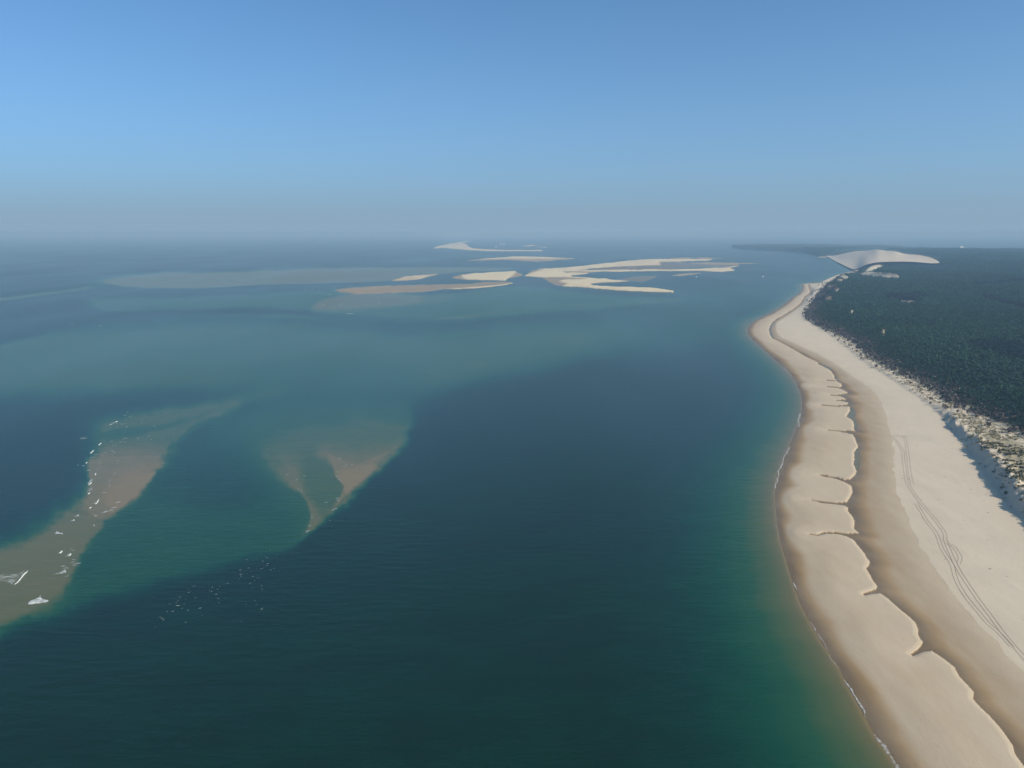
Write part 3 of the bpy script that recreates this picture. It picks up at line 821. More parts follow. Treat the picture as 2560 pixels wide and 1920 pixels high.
# ------------------------------------------------------------------ pine wood
def quad_cloud(n, rad, size, seed, flat=0.5, dome=True):
    g = np.random.default_rng(seed)
    V, F, T = [], [], []
    k = 0
    for _ in range(n):
        while True:
            p = g.uniform(-1, 1, 3)
            rr = (p ** 2).sum()
            if 0.25 < rr < 1 and (not dome or p[2] > -0.45):
                break
        c = p * rad
        a = g.normal(size=3); a[2] *= flat; a /= np.linalg.norm(a)
        b = np.cross(a, g.normal(size=3)); b /= np.linalg.norm(b)
        s = size * g.uniform(0.6, 1.3)
        for q in ((-a - 0.6 * b), (a * 1.1 - 0.5 * b), (a * 0.7 + 0.8 * b), (-a * 0.8 + 0.6 * b)):
            V.append(c + q * s * 0.6)
        F.append((k, k + 1, k + 2, k + 3))
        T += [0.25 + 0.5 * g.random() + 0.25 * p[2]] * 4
        k += 4
    return np.array(V), np.array(F), np.array(T)

def blob(rad, seed, seg=8, rings=5):
    g = np.random.default_rng(seed)
    V = []
    for i in range(rings + 1):
        th = math.pi * i / rings
        for j in range(seg):
            ph = 2 * math.pi * j / seg
            k = 0.72 + 0.4 * g.random()
            V.append((rad[0] * k * math.sin(th) * math.cos(ph), rad[1] * k * math.sin(th) * math.sin(ph), rad[2] * k * math.cos(th)))
    F = [(i * seg + j, (i + 1) * seg + j, (i + 1) * seg + (j + 1) % seg, i * seg + (j + 1) % seg) for i in range(rings) for j in range(seg)]
    return np.array(V), np.array(F)

def crown_geo(seed, h, n):
    g = np.random.default_rng(seed)
    VV, FF, TT = [], [], []
    off = 0
    lobes = 4 if n > 60 else 3
    for l in range(lobes):
        a = 2 * math.pi * l / lobes + g.uniform(-0.5, 0.5)
        r = g.uniform(0.6, 1.5) if l else 0.0
        c = np.array([r * math.cos(a), r * math.sin(a), h * (0.82 if l == 0 else g.uniform(0.62, 0.78))])
        rad = np.array([g.uniform(1.5, 2.2), g.uniform(1.5, 2.2), g.uniform(1.2, 1.9)])
        bv, bf = blob(rad * 0.72, seed * 10 + l, 7, 4)
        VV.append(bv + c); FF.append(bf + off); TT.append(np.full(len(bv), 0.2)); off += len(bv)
        v, f, t = quad_cloud(n // lobes, rad, 1.0, seed * 31 + l)
        VV.append(v + c); FF.append(f + off); TT.append(t); off += len(v)
    return np.vstack(VV), np.vstack(FF), np.concatenate(TT)

def tube(path, radii, seg=6):
    V, F = [], []
    path = np.asarray(path, float)
    for i, p in enumerate(path):
        d = path[min(i + 1, len(path) - 1)] - path[max(i - 1, 0)]
        d /= np.linalg.norm(d)
        a = np.cross(d, (0.3, 0.9, 0.1)); a /= np.linalg.norm(a)
        b = np.cross(d, a)
        for j in range(seg):
            t = 2 * math.pi * j / seg
            V.append(p + radii[i] * (a * math.cos(t) + b * math.sin(t)))
    for i in range(len(path) - 1):
        for j in range(seg):
            F.append((i * seg + j, i * seg + (j + 1) % seg, (i + 1) * seg + (j + 1) % seg, (i + 1) * seg + j))
    return np.array(V), np.array(F)

def trunk_geo(seed, h):
    g = np.random.default_rng(seed)
    b = g.uniform(-0.5, 0.5, 2)
    V, F = tube([(0, 0, -0.6), (b[0] * 0.3, b[1] * 0.3, h * 0.3), (b[0], b[1], h * 0.6), (b[0] * 0.7, b[1] * 0.7, h * 0.85)], [0.28, 0.22, 0.17, 0.08])
    vs, fs, off = [V], [F], len(V)
    for k in range(4):
        a = 2 * math.pi * k / 4 + g.uniform(-0.6, 0.6)
        z0 = h * g.uniform(0.52, 0.66)
        L = g.uniform(1.2, 1.9)
        v, f = tube([(b[0] * 0.9, b[1] * 0.9, z0), (b[0] + L * 0.6 * math.cos(a), b[1] + L * 0.6 * math.sin(a), z0 + 0.8), (b[0] + L * math.cos(a), b[1] + L * math.sin(a), z0 + 1.9)], [0.10, 0.07, 0.03], 4)
        vs.append(v); fs.append(f + off); off += len(v)
    return np.vstack(vs), np.vstack(fs)

# tree positions: jittered grid, wider with distance
pts = []
for (r0, r1, sp) in ((350, 1500, 4.6), (1500, 2300, 5.6), (2300, 3300, 7.5), (3300, 4600, 10.5), (4600, 7500, 17.0)):
    xs_ = np.arange(150, 5600, sp)
    ys_ = np.arange(200, 7500, sp)
    gx, gy = np.meshgrid(xs_, ys_)
    gx = (gx + rng.uniform(-0.48, 0.48, gx.shape) * sp).ravel()
    gy = (gy + rng.uniform(-0.48, 0.48, gy.shape) * sp).ravel()
    rr = np.hypot(gx, gy)
    m = (rr >= r0) & (rr < r1) & (np.abs(np.arctan2(gx, gy)) < 35.5 * deg)
    gx, gy = gx[m], gy[m]
    m = poly_inside(gx, gy, E_POLY)
    gx, gy = gx[m], gy[m]
    pts.append(np.stack([gx, gy, np.full(len(gx), sp)], 1))
pts = np.vstack(pts)
tx, ty = pts[:, 0], pts[:, 1]
tz = hz(tx, ty)
tlift = np.zeros(len(tx))
tpx, tpy = pixel(tx, ty, tz + 10.0)
keep = np.ones(len(tx), bool)
for cx, cy, hw, hh in CLEAR:
    keep &= ((tpx - cx) / hw) ** 2 + ((tpy + 3 - cy) / (hh + 4)) ** 2 > 1.0
for PL in (DUNE_A, DUNE_B, BIG_DUNE_FOOT):
    keep &= ~(poly_inside(tpx, tpy, np.array(PL, float)) | poly_inside(tpx, tpy - 3, np.array(PL, float)) | poly_inside(tpx, tpy - 6, np.array(PL, float)))
dEt = line_dist(tx, ty, El)
nn = fbm(tx / 15, ty / 15, 95, 3)
keep &= ~((dEt < 30) & (rng.random(len(tx)) > smooth(-10, 30, dEt + (nn - 0.5) * 40)))
gaps = fbm(tx / 55, ty / 140, 97, 3)
keep &= rng.random(len(tx)) < np.where(gaps < 0.36, 0.75, 0.98)
tx, ty, tz, tsp, dEt, tpx, tpy = tx[keep], ty[keep], tz[keep], pts[keep, 2], dEt[keep], tpx[keep], tpy[keep]
print('trees', len(tx))
tsc = (0.80 + 0.38 * rng.random(len(tx))) * np.where(tsp > 15, 2.0, np.where(tsp > 10, 1.45, np.where(tsp > 7, 1.2, 1.0)))
tsc *= 0.34 + 0.66 * smooth(0, 85, dEt)
tzs = np.where(tsp > 10, 1.0 / np.where(tsp > 15, 1.7, 1.3), 1.0)
tsc *= 1.12
trot = rng.uniform(0, 2 * math.pi, len(tx))
TREE_H = 11.5

# the nearest ones in view stand as trees of their own
inview = (tpx > -10) & (tpx < 2575) & (tpy < 1920)
rank = np.where(inview, np.hypot(tx, ty), 1e9)
order = np.argsort(rank)
solo = order[:300]
is_solo = np.zeros(len(tx), bool); is_solo[solo] = True
protos = []
for s in range(5):
    cv, cf_, ct = crown_geo(100 + s, TREE_H, 120)
    tv, tf = trunk_geo(200 + s, TREE_H)
    root = empty('pine_tree', (0, 0, 0))
    tr_o = mesh_obj('trunk', tv, tf, M_BARK, root)
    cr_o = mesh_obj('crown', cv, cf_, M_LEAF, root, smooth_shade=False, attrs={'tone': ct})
    protos.append((root, tr_o, cr_o))
used_p = set()
for n, i in enumerate(solo):
    k = n % 5
    root, tr_o, cr_o = protos[k]
    if k in used_p:
        r2 = root.copy(); sc.collection.objects.link(r2)
        for ch in (tr_o, cr_o):
            c2 = ch.copy(); sc.collection.objects.link(c2); c2.parent = r2
    else:
        used_p.add(k); r2 = root
    r2.location = (tx[i], ty[i], tz[i])
    r2.rotation_euler = (0, 0, trot[i])
    r2.scale = (tsc[i], tsc[i], tsc[i])
    tag(r2, 'dark green pine standing in the seaward edge of the wood behind the foredune', 'pine tree', 'pines along the near edge of the wood')

# the rest of the wood reads as one mass
def instancer(name, P, rot, scl, zscl, variants, mat):
    col = bpy.data.collections.new(name + '_kinds')
    for k, (v, f, t) in enumerate(variants):
        me = bpy.data.meshes.new(name + '_kind')
        me.from_pydata(v.tolist(), [], f.tolist())
        at = me.attributes.new('tone', 'FLOAT', 'POINT'); at.data.foreach_set('value', t.astype(np.float32))
        me.materials.append(mat)
        col.objects.link(bpy.data.objects.new('%s_kind%d' % (name, k), me))
    me = bpy.data.meshes.new(name)
    me.vertices.add(len(P)); me.vertices.foreach_set('co', P.astype(np.float32).ravel())
    for nm, typ, a in (('rot', 'FLOAT', rot), ('scl', 'FLOAT', scl), ('zscl', 'FLOAT', zscl)):
        at = me.attributes.new(nm, typ, 'POINT'); at.data.foreach_set('value', a.astype(np.float32))
    at = me.attributes.new('pick', 'INT', 'POINT'); at.data.foreach_set('value', rng.integers(0, len(variants), len(P)).astype(np.int32))
    o = bpy.data.objects.new(name, me); sc.collection.objects.link(o)
    ng = bpy.data.node_groups.new(name + '_scatter', 'GeometryNodeTree')
    ng.interface.new_socket('Geometry', in_out='INPUT', socket_type='NodeSocketGeometry')
    ng.interface.new_socket('Geometry', in_out='OUTPUT', socket_type='NodeSocketGeometry')
    N = ng.nodes.new; L = ng.links.new
    gi, go = N('NodeGroupInput'), N('NodeGroupOutput')
    iop = N('GeometryNodeInstanceOnPoints')
    ci_ = N('GeometryNodeCollectionInfo'); ci_.inputs['Collection'].default_value = col
    ci_.inputs['Separate Children'].default_value = True
    ci_.inputs['Reset Children'].default_value = True
    def at_(nm, dt):
        a = N('GeometryNodeInputNamedAttribute'); a.data_type = dt; a.inputs['Name'].default_value = nm
        return a.outputs['Attribute']
    cr, cs = N('ShaderNodeCombineXYZ'), N('ShaderNodeCombineXYZ')
    L(at_('rot', 'FLOAT'), cr.inputs[2])
    s_ = at_('scl', 'FLOAT')
    L(s_, cs.inputs[0]); L(s_, cs.inputs[1])
    mu = N('ShaderNodeMath'); mu.operation = 'MULTIPLY'
    L(s_, mu.inputs[0]); L(at_('zscl', 'FLOAT'), mu.inputs[1]); L(mu.outputs[0], cs.inputs[2])
    L(gi.outputs[0], iop.inputs['Points']); L(ci_.outputs[0], iop.inputs['Instance'])
    iop.inputs['Pick Instance'].default_value = True
    L(at_('pick', 'INT'), iop.inputs['Instance Index'])
    L(cr.outputs[0], iop.inputs['Rotation']); L(cs.outputs[0], iop.inputs['Scale'])
    L(iop.outputs[0], go.inputs[0])
    md = o.modifiers.new('scatter', 'NODES'); md.node_group = ng
    return o

kinds = []
for s in range(5):
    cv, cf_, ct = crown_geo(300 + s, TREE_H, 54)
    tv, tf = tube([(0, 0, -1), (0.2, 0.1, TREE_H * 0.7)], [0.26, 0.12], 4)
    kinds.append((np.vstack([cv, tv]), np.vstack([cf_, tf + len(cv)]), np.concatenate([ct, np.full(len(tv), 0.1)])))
dark = poly_inside(tpx, tpy, np.array(GAP_SHADE, float)) | (poly_inside(tpx, tpy, np.array([(2205, 733), (2300, 731), (2330, 740), (2270, 748), (2215, 745)], float)))  # pines whose needles get the painted shade
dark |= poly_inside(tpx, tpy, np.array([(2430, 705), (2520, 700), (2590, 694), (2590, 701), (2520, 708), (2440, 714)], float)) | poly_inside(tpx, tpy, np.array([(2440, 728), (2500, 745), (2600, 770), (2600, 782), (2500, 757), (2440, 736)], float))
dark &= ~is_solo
o = instancer('shade_dark_pines', np.stack([tx, ty, tz - 2.5], 1)[dark], trot[dark], tsc[dark], tzs[dark], kinds, M_LEAF_SHADE)
tag(o, 'pines inside the wood with shade put into their darker needles', None, None, 'stuff')
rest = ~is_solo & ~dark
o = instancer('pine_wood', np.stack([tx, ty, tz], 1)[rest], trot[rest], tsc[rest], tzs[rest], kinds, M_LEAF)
tag(o, 'dense dark green pine wood stretching to the hazy skyline', None, None, 'stuff')

# bare brown scrub along the seaward edge of the wood
gx = rng.uniform(150, 1500, 260000); gy = rng.uniform(500, 2700, 260000)
m = poly_inside(gx, gy, F_POLY) & (np.abs(np.arctan2(gx, gy)) < 35 * deg)
gx, gy = gx[m], gy[m]
dd = line_dist(gx, gy, El)
sgn = np.where(poly_inside(gx, gy, E_POLY), dd, -dd)
m = (sgn > -26) & (sgn < 60) & (rng.random(len(gx)) < np.interp(sgn, [-26, -10, 0, 6, 30, 60], [0.0, 0.035, 0.16, 0.75, 0.7, 0.08])) & (fbm(gx / 20, gy / 20, 77, 2) > 0.34)
gx, gy = gx[m][:14000], gy[m][:14000]
print('scrub', len(gx))
sk = []
for s in range(3):
    v, f, t = quad_cloud(22, np.array([1.1, 1.1, 1.5]), 0.8, 500 + s, 1.0, True)
    sk.append((v + [0, 0, 1.2], f, t))
o = instancer('scrub', np.stack([gx, gy, hz(gx, gy)], 1), rng.uniform(0, 6.28, len(gx)), rng.uniform(0.8, 2.0, len(gx)), np.ones(len(gx)), sk, M_TWIG)
tag(o, 'bare brown scrub along the seaward edge of the pine wood', None, None, 'stuff')

# marram tufts on the foredune
gx = rng.uniform(150, 900, 400000); gy = rng.uniform(350, 1900, 400000)
m = poly_inside(gx, gy, F_POLY) & ~poly_inside(gx, gy, E_POLY) & (np.abs(np.arctan2(gx, gy)) < 36 * deg)
gx, gy = gx[m], gy[m]
df = line_dist(gx, gy, Fl); de = line_dist(gx, gy, El)
p = smooth(4, 14, df) * (0.4 + 0.6 * smooth(2, 26, de)) * smooth(0.36, 0.58, fbm(gx / 20, gy / 26, 71, 3)) + 0.22 * smooth(-1, 3, df) * (df < 12) * (fbm(gx / 7, gy / 7, 72, 2) > 0.5)
m = rng.random(len(gx)) < p * 0.75
gx, gy = gx[m][:16000], gy[m][:16000]
gk = []
for s in range(3):
    v, f, t = quad_cloud(9, np.array([0.55, 0.55, 0.5]), 0.42, 600 + s, 2.0, True)
    gk.append((v + [0, 0, 0.3], f, t))
o = instancer('marram_grass', np.stack([gx, gy, hz(gx, gy)], 1), rng.uniform(0, 6.28, len(gx)), rng.uniform(0.6, 1.7, len(gx)), np.ones(len(gx)), gk, M_GRASS)
tag(o, 'olive tufts of marram grass on the foredune', None, None, 'stuff')
print('grass', len(gx))

M_FLECK = plain('fleck_foam', c4(0.50, 0.52, 0.52), 0.8, 0.2, 0.5, 1.5)

# darker shrubs one can pick out on the foredune
sh_protos = []
for s in range(4):
    bv, bf = blob((0.9, 0.9, 0.7), 700 + s, 8, 5)
    v, f, t = quad_cloud(34, np.array([1.15, 1.15, 0.95]), 0.55, 720 + s, 1.0, True)
    V = np.vstack([bv + [0, 0, 0.5], v + [0, 0, 0.55]])
    sh_protos.append((V, np.vstack([bf, f + len(bv)]), np.concatenate([np.full(len(bv), 0.1), t])))
gx = rng.uniform(200, 620, 60000); gy = rng.uniform(430, 1300, 60000)
m = poly_inside(gx, gy, F_POLY) & ~poly_inside(gx, gy, E_POLY)
gx, gy = gx[m], gy[m]
df = line_dist(gx, gy, Fl); de = line_dist(gx, gy, El)
p = np.where(df < 26, 0.5, 0.35) * smooth(2, 14, df) * (0.12 + smooth(0.42, 0.62, fbm(gx / 16, gy / 20, 73, 3)))
m = rng.random(len(gx)) < p
gx, gy = gx[m], gy[m]
spx, spy = pixel(gx, gy, hz(gx, gy))
m = (spx < 2560) & (spx > 2150)
gx, gy = gx[m], gy[m]
ordr = np.argsort(np.hypot(gx, gy))[:150]
sh_me = []
for n, i in enumerate(ordr):
    k = n % 4
    if k >= len(sh_me):
        V, Fc, T = sh_protos[k]
        ob = mesh_obj('dune_shrub', V, Fc, M_SHRUB, smooth_shade=False, attrs={'tone': T}); sh_me.append(ob)
    else:
        ob = sh_me[k].copy(); sc.collection.objects.link(ob)
    s_ = rng.uniform(0.5, 1.25)
    ob.location = (gx[i], gy[i], float(hz(gx[i], gy[i])))
    ob.rotation_euler = (0, 0, rng.uniform(0, 6.28)); ob.scale = (s_ * 1.15, s_, s_ * 0.9)
    tag(ob, 'small dark olive shrub rooted in the sand of the foredune', 'shrub', 'shrubs dotted over the foredune')
print('shrubs', len(ordr))

# ------------------------------------------------------------------ tide pools in the runnel
POOLS = [
    ([(1931, 806), (1938, 803), (1934, 814), (1930, 824), (1932, 838), (1936, 845), (1930, 846), (1924, 838), (1921, 826), (1924, 815)], 'long curved tide pool near the point of the beach'),
    ([(2045, 907), (2056, 911), (2068, 915), (2080, 923), (2076, 926), (2062, 920), (2050, 915)], 'narrow tide pool at the head of the scalloped bar'),
    ([(2125, 1017), (2134, 1022), (2139, 1034), (2138, 1048), (2142, 1060), (2142, 1074), (2134, 1074), (2133, 1056), (2116, 1042), (2120, 1033), (2125, 1027)], 'widest blue tide pool beside a notch in the scalloped bar'),
    ([(2144, 1120), (2149, 1130), (2150, 1148), (2148, 1170), (2140, 1176), (2133, 1160), (2135, 1148), (2134, 1131)], 'slim tide pool beside the large middle lobe of the bar'),
    ([(2087, 938), (2092, 944), (2096, 951), (2090, 951), (2085, 945)], 'tiny tide pool above the first notch of the bar'),
]
def sheet(name, pts_px, z, step, mat, zfun=None, attr_fun=None, parent=None):
    P = catmull(pts_px, 3, True)
    x0, x1, y0, y1 = P[:, 0].min(), P[:, 0].max(), P[:, 1].min(), P[:, 1].max()
    nx = max(4, int((x1 - x0) / step) + 1); ny = max(4, int((y1 - y0) / step) + 1)
    gx, gy = np.meshgrid(np.linspace(x0, x1, nx + 1), np.linspace(y0, y1, ny + 1))
    shp = gx.shape
    gx, gy = gx.ravel(), gy.ravel()
    d = line_dist(gx, gy, P, True)
    ins = poly_inside(gx, gy, P)
    sd = np.where(ins, d, -d)
    q = np.arange(gx.size).reshape(shp)
    f = np.stack([q[1:, :-1], q[1:, 1:], q[:-1, 1:], q[:-1, :-1]], -1).reshape(-1, 4)
    f = f[(sd[f] > -step * 0.6).all(1)]
    used, inv = np.unique(f, return_inverse=True)
    wx, wy = ground(gx[used], gy[used], z)
    zz = np.full(len(used), float(z)) if zfun is None else zfun(wx, wy, sd[used])
    at = {} if attr_fun is None else attr_fun(gx[used], gy[used], sd[used])
    return wx, wy, zz, inv.reshape(-1, 4), at
for P, lb in POOLS:
    wx, wy, zz, f, _ = sheet('tide_pool', P, 0.86, 1.6, M_WATER)
    o = mesh_obj('tide_pool', np.stack([wx, wy, zz], 1), f, M_WATER, attrs={'depth': np.full(len(wx), 0.45)})
    tag(o, lb, None, 'tide pools in the runnel', 'structure')

# ------------------------------------------------------------------ wheel tracks on the dry sand
TRACKS = [
    ('bold wheel track winding down the whole length of the dry beach', 0.24, [(2225, 1087), (2233, 1093), (2244, 1105), (2257, 1126), (2259, 1148), (2263, 1173), (2265, 1193), (2270, 1209), (2281, 1226), (2290, 1240), (2307, 1262), (2326, 1284), (2341, 1302), (2362, 1333), (2364, 1350), (2379, 1387), (2398, 1425), (2418, 1456), (2447, 1499), (2476, 1537), (2505, 1576), (2539, 1616), (2640, 1735), (2760, 1880)]),
    ('faint wheel track right beside the top of the bold one', 0.2, [(2258, 1088), (2262, 1094), (2266, 1108), (2268, 1125), (2271, 1146), (2273, 1170), (2277, 1193), (2282, 1211)]),
    ('fainter wheel track between the bold track and the tide line', 0.2, [(2290, 1256), (2305, 1281), (2316, 1300), (2331, 1319), (2344, 1339), (2356, 1371), (2379, 1408), (2386, 1431), (2396, 1458), (2418, 1493), (2447, 1528), (2472, 1557), (2501, 1582), (2534, 1618)]),
    ('wheel track looping out to the right of the bold one', 0.2, [(2367, 1357), (2383, 1366), (2396, 1383), (2401, 1396), (2396, 1409)]),
    ('short scuffed wheel track turning inland at the top of the bold one', 0.3, [(2226, 1088), (2240, 1088), (2256, 1089), (2274, 1091)]),
]
for lb, hw, P in TRACKS:
    path = catmull(P, 8)
    wx, wy = ground(path[:, 0], path[:, 1], 2.5)
    L = np.concatenate([[0], np.cumsum(np.hypot(np.diff(wx), np.diff(wy)))])
    s = np.arange(0, L[-1], 1.2)
    wx, wy = np.interp(s, L, wx), np.interp(s, L, wy)
    tx_, ty_ = np.gradient(wx), np.gradient(wy)
    ln = np.hypot(tx_, ty_); nx, ny = -ty_ / ln, tx_ / ln
    V, F = [], []
    for side in (-0.88, 0.88):
        b = len(V)
        for k in range(len(s)):
            for e in (-hw / 2, hw / 2):
                x, y = wx[k] + nx[k] * (side + e), wy[k] + ny[k] * (side + e)
                V.append((x, y, float(hz(x, y)) + 0.07))
        F += [(b + 2 * k, b + 2 * k + 1, b + 2 * k + 3, b + 2 * k + 2) for k in range(len(s) - 1)]
    o = mesh_obj('wheel_track', np.array(V), np.array(F), M_RUT)
    tag(o, lb, None, 'wheel tracks pressed into the beach', 'structure')

# ------------------------------------------------------------------ breaking waves
def foam_patch(name, P, parent, step, mat, dens, lift=0.25, fade=5.0):
    def zf(wx, wy, sd):
        return 0.10 + lift * smooth(0, fade, sd) * (0.4 + 0.9 * vnoise(wx / 1.3, wy / 1.3, 7))
    def af(gx, gy, sd):
        return {'dens': dens * (0.25 + 0.75 * smooth(-0.8, fade * 0.7, sd))}
    wx, wy, zz, f, at = sheet(name, P, 0.0, step, mat, zf, af)
    return wx, wy, zz, f, at

def crest_geo(P, h, w):
    path = catmull(P, 5)
    wx, wy = ground(path[:, 0], path[:, 1], 0.0)
    n = len(path)
    tx_, ty_ = np.gradient(wx), np.gradient(wy)
    ln = np.maximum(np.hypot(tx_, ty_), 1e-6); nx, ny = -ty_ / ln, tx_ / ln
    V = []
    for k in range(n):
        e = min(1.0, 3.2 * min(k + 0.4, n - 0.6 - k) / n)
        hh, ww = h * e * rng.uniform(0.7, 1.2), w * (0.35 + 0.65 * e) * rng.uniform(0.75, 1.25)
        for j in range(6):
            a = math.pi * j / 5
            V.append((wx[k] + nx[k] * ww * math.cos(a) * 0.5, wy[k] + ny[k] * ww * math.cos(a) * 0.5, -0.05 + hh * math.sin(a) ** 0.8))
    F = [(k * 6 + j, k * 6 + j + 1, (k + 1) * 6 + j + 1, (k + 1) * 6 + j) for k in range(n - 1) for j in range(5)]
    return np.array(V), np.array(F)

# label, foam outline, crest line or None, density
BREAKERS = [
    ('largest breaker with a long white crest and streaky foam trailing to the frame edge', [(69, 1423), (55, 1427), (40, 1430), (0, 1435), (-25, 1437), (-25, 1459), (5, 1458), (20, 1459), (29, 1464), (40, 1457), (52, 1444)], [(71, 1421), (68, 1429), (58, 1438), (50, 1449), (40, 1459), (26, 1466)], 0.90),
    ('lowest breaker on the left shoal, a broad churned white patch', [(67, 1510), (75, 1501), (92, 1494), (101, 1490), (108, 1496), (123, 1500), (121, 1507), (108, 1510), (88, 1513), (72, 1514)], [(98, 1489), (103, 1493)], 1.08),
    ('wedge of foam tapering left, just above a smaller ragged patch', [(113, 1440), (125, 1436), (140, 1432), (152, 1428), (161, 1423), (165, 1434), (158, 1437), (145, 1438), (125, 1440)], [(161, 1423), (165, 1434)], 1.02),
    ('smaller ragged foam patch just under a tapering foam wedge', [(148, 1448), (158, 1442), (168, 1437), (176, 1437), (174, 1443), (160, 1447)], None, 0.95),
    ('hooked little breaker right of the blunt white one', [(157, 1391), (163, 1388), (172, 1382), (176, 1381), (178, 1387), (169, 1394), (160, 1394)], [(176, 1382), (176, 1387), (168, 1393)], 0.98),
    ('blunt bright breaker with a short tail left of the hooked one', [(134, 1384), (144, 1381), (150, 1375), (156, 1375), (156, 1379), (149, 1384), (142, 1386)], [(154, 1375), (154, 1380), (144, 1385)], 0.98),
    ('triangular breaker standing alone at the shoal left of the long streak', [(128, 1338), (136, 1333), (140, 1326), (147, 1328), (157, 1334), (156, 1337), (142, 1338)], [(152, 1333), (157, 1336)], 1.05),
    ('upper of two bright finned breakers at the tail of the left shoal', [(164, 1297), (180, 1292), (190, 1288), (194, 1285), (198, 1287), (198, 1294), (190, 1295), (175, 1297)], [(194, 1286), (198, 1293)], 1.05),
    ('lower of two bright finned breakers at the tail of the left shoal', [(160, 1305), (172, 1302), (181, 1298), (186, 1297), (186, 1303), (180, 1306), (168, 1307)], [(185, 1298), (184, 1304)], 1.05),
    ('faint foam smear right of the two finned breakers', [(190, 1306), (202, 1303), (207, 1300), (211, 1302), (214, 1309), (206, 1308)], None, 0.86),
    ('long thin foam streak running right to the shoal edge', [(166, 1326), (185, 1320), (205, 1315), (225, 1313), (235, 1311), (241, 1318), (228, 1320), (205, 1322), (185, 1325)], [(234, 1312), (236, 1317)], 0.86),
    ('curving veil of thin foam above the broad churned patch', [(145, 1487), (160, 1478), (166, 1470), (162, 1462), (168, 1459), (187, 1461), (178, 1474), (166, 1482), (150, 1490)], None, 0.80),
    ('top left breaker fanning down from its crest on the upper sand finger', [(254, 1069), (270, 1061), (280, 1055), (293, 1051), (296, 1054), (286, 1062), (272, 1067)], [(295, 1053), (288, 1056)], 0.96),
    ('bright breaker at the top of the line along the left shoal', [(229, 1113), (242, 1110), (249, 1108), (255, 1105), (255, 1110), (246, 1116), (240, 1113)], [(255, 1106), (245, 1115)], 1.04),
    ('slanting breaker second from the top along the left shoal', [(217, 1135), (228, 1128), (237, 1120), (240, 1122), (231, 1130), (227, 1136)], [(238, 1122), (229, 1131), (224, 1135)], 1.0),
    ('small breaker furthest out left along the left shoal line', [(204, 1159), (213, 1156), (220, 1154), (219, 1158), (212, 1162)], [(219, 1155), (213, 1160)], 0.95),
    ('long broken crest edging the thin foam on the left shoal', [(243, 1152), (254, 1152), (252, 1163), (249, 1173), (241, 1181), (239, 1191), (231, 1192), (236, 1181), (243, 1171), (246, 1162)], [(240, 1182), (237, 1190)], 0.92),
    ('wide veil of thin foam inside the broken crest of the left shoal', [(212, 1142), (245, 1140), (250, 1160), (240, 1178), (225, 1190), (208, 1185), (205, 1165)], None, 0.74),
    ('laced white breaker in the middle of the left shoal line', [(216, 1209), (222, 1200), (231, 1194), (236, 1194), (230, 1208), (221, 1216), (217, 1212)], [(231, 1205), (220, 1215)], 0.98),
    ('breaker with its bright tip at its lower end on the left shoal', [(213, 1225), (224, 1218), (236, 1217), (231, 1228), (219, 1237), (215, 1233)], [(226, 1231), (218, 1237)], 0.92),
    ('spreading foam at the lower end of the left shoal line', [(215, 1262), (228, 1258), (238, 1250), (250, 1243), (249, 1250), (241, 1262), (230, 1264)], [(249, 1244), (243, 1256), (236, 1262)], 0.88),
    ('short bright bar of foam under the spreading foam', [(220, 1272), (224, 1268), (230, 1267), (230, 1270), (225, 1273)], [(230, 1267), (222, 1272)], 1.1),
    ('largest rip foam, a slanting white streak in the dark water', [(497, 1482), (507, 1477), (516, 1474), (519, 1475), (512, 1480), (504, 1483)], None, 1.0),
]
for lb, P, cr, dn in BREAKERS:
    c = np.mean(P, 0)
    gx0, gy0 = ground(c[0], c[1], 0.0)
    root = empty('breaking_wave', (float(gx0), float(gy0), 0.0))
    tag(root, lb, 'wave', 'waves breaking over the shoals')
    off = np.array([float(gx0), float(gy0), 0.0])
    area = (max(p[0] for p in P) - min(p[0] for p in P))
    wx, wy, zz, f, at = foam_patch('foam', P, root, 0.9, M_FOAM, dn)
    mesh_obj('foam', np.stack([wx, wy, zz], 1) - off, f, M_FOAM if dn > 0.85 else M_WASH, root, attrs=at)
    if cr:
        V, F = crest_geo(cr, 0.5, 0.62)
        kk = np.arange(len(V)) // 6; kk = kk / kk.max()
        mesh_obj('crest', V - off, F, M_FOAM, root, attrs={'dens': 0.68 + 0.46 * np.minimum(1, 4 * np.minimum(kk, 1 - kk))})

# whitecap flecks
def fleck_geo(seed):
    g = np.random.default_rng(seed)
    n = 12
    V = [(0, 0, 0.28)]
    for k in range(n):
        a = 2 * math.pi * k / n
        r = g.uniform(0.45, 1.15)
        V.append((1.5 * r * math.cos(a), 0.55 * r * math.sin(a) + 0.25 * math.cos(2 * a), 0.04 + 0.10 * g.random()))
    F = [(0, 1 + k, 1 + (k + 1) % n) for k in range(n)]
    return np.array(V), np.array(F)
FLECK = []
def fleck(px, py, s, rz, label, group):
    x, y = ground(px, py, 0.0)
    k = rng.integers(0, 6)
    if len(FLECK) < 6:
        V, F = fleck_geo(900 + len(FLECK))
        o = mesh_obj('whitecap', V, F, M_FLECK); FLECK.append(o)
    else:
        o = FLECK[k].copy(); sc.collection.objects.link(o)
    o.location = (float(x), float(y), 0.05)
    o.rotation_euler = (0, 0, rz)
    o.scale = (s * rng.uniform(0.9, 1.7), s * rng.uniform(0.4, 1.1), min(s, 2.0))
    tag(o, label, 'whitecap', group)
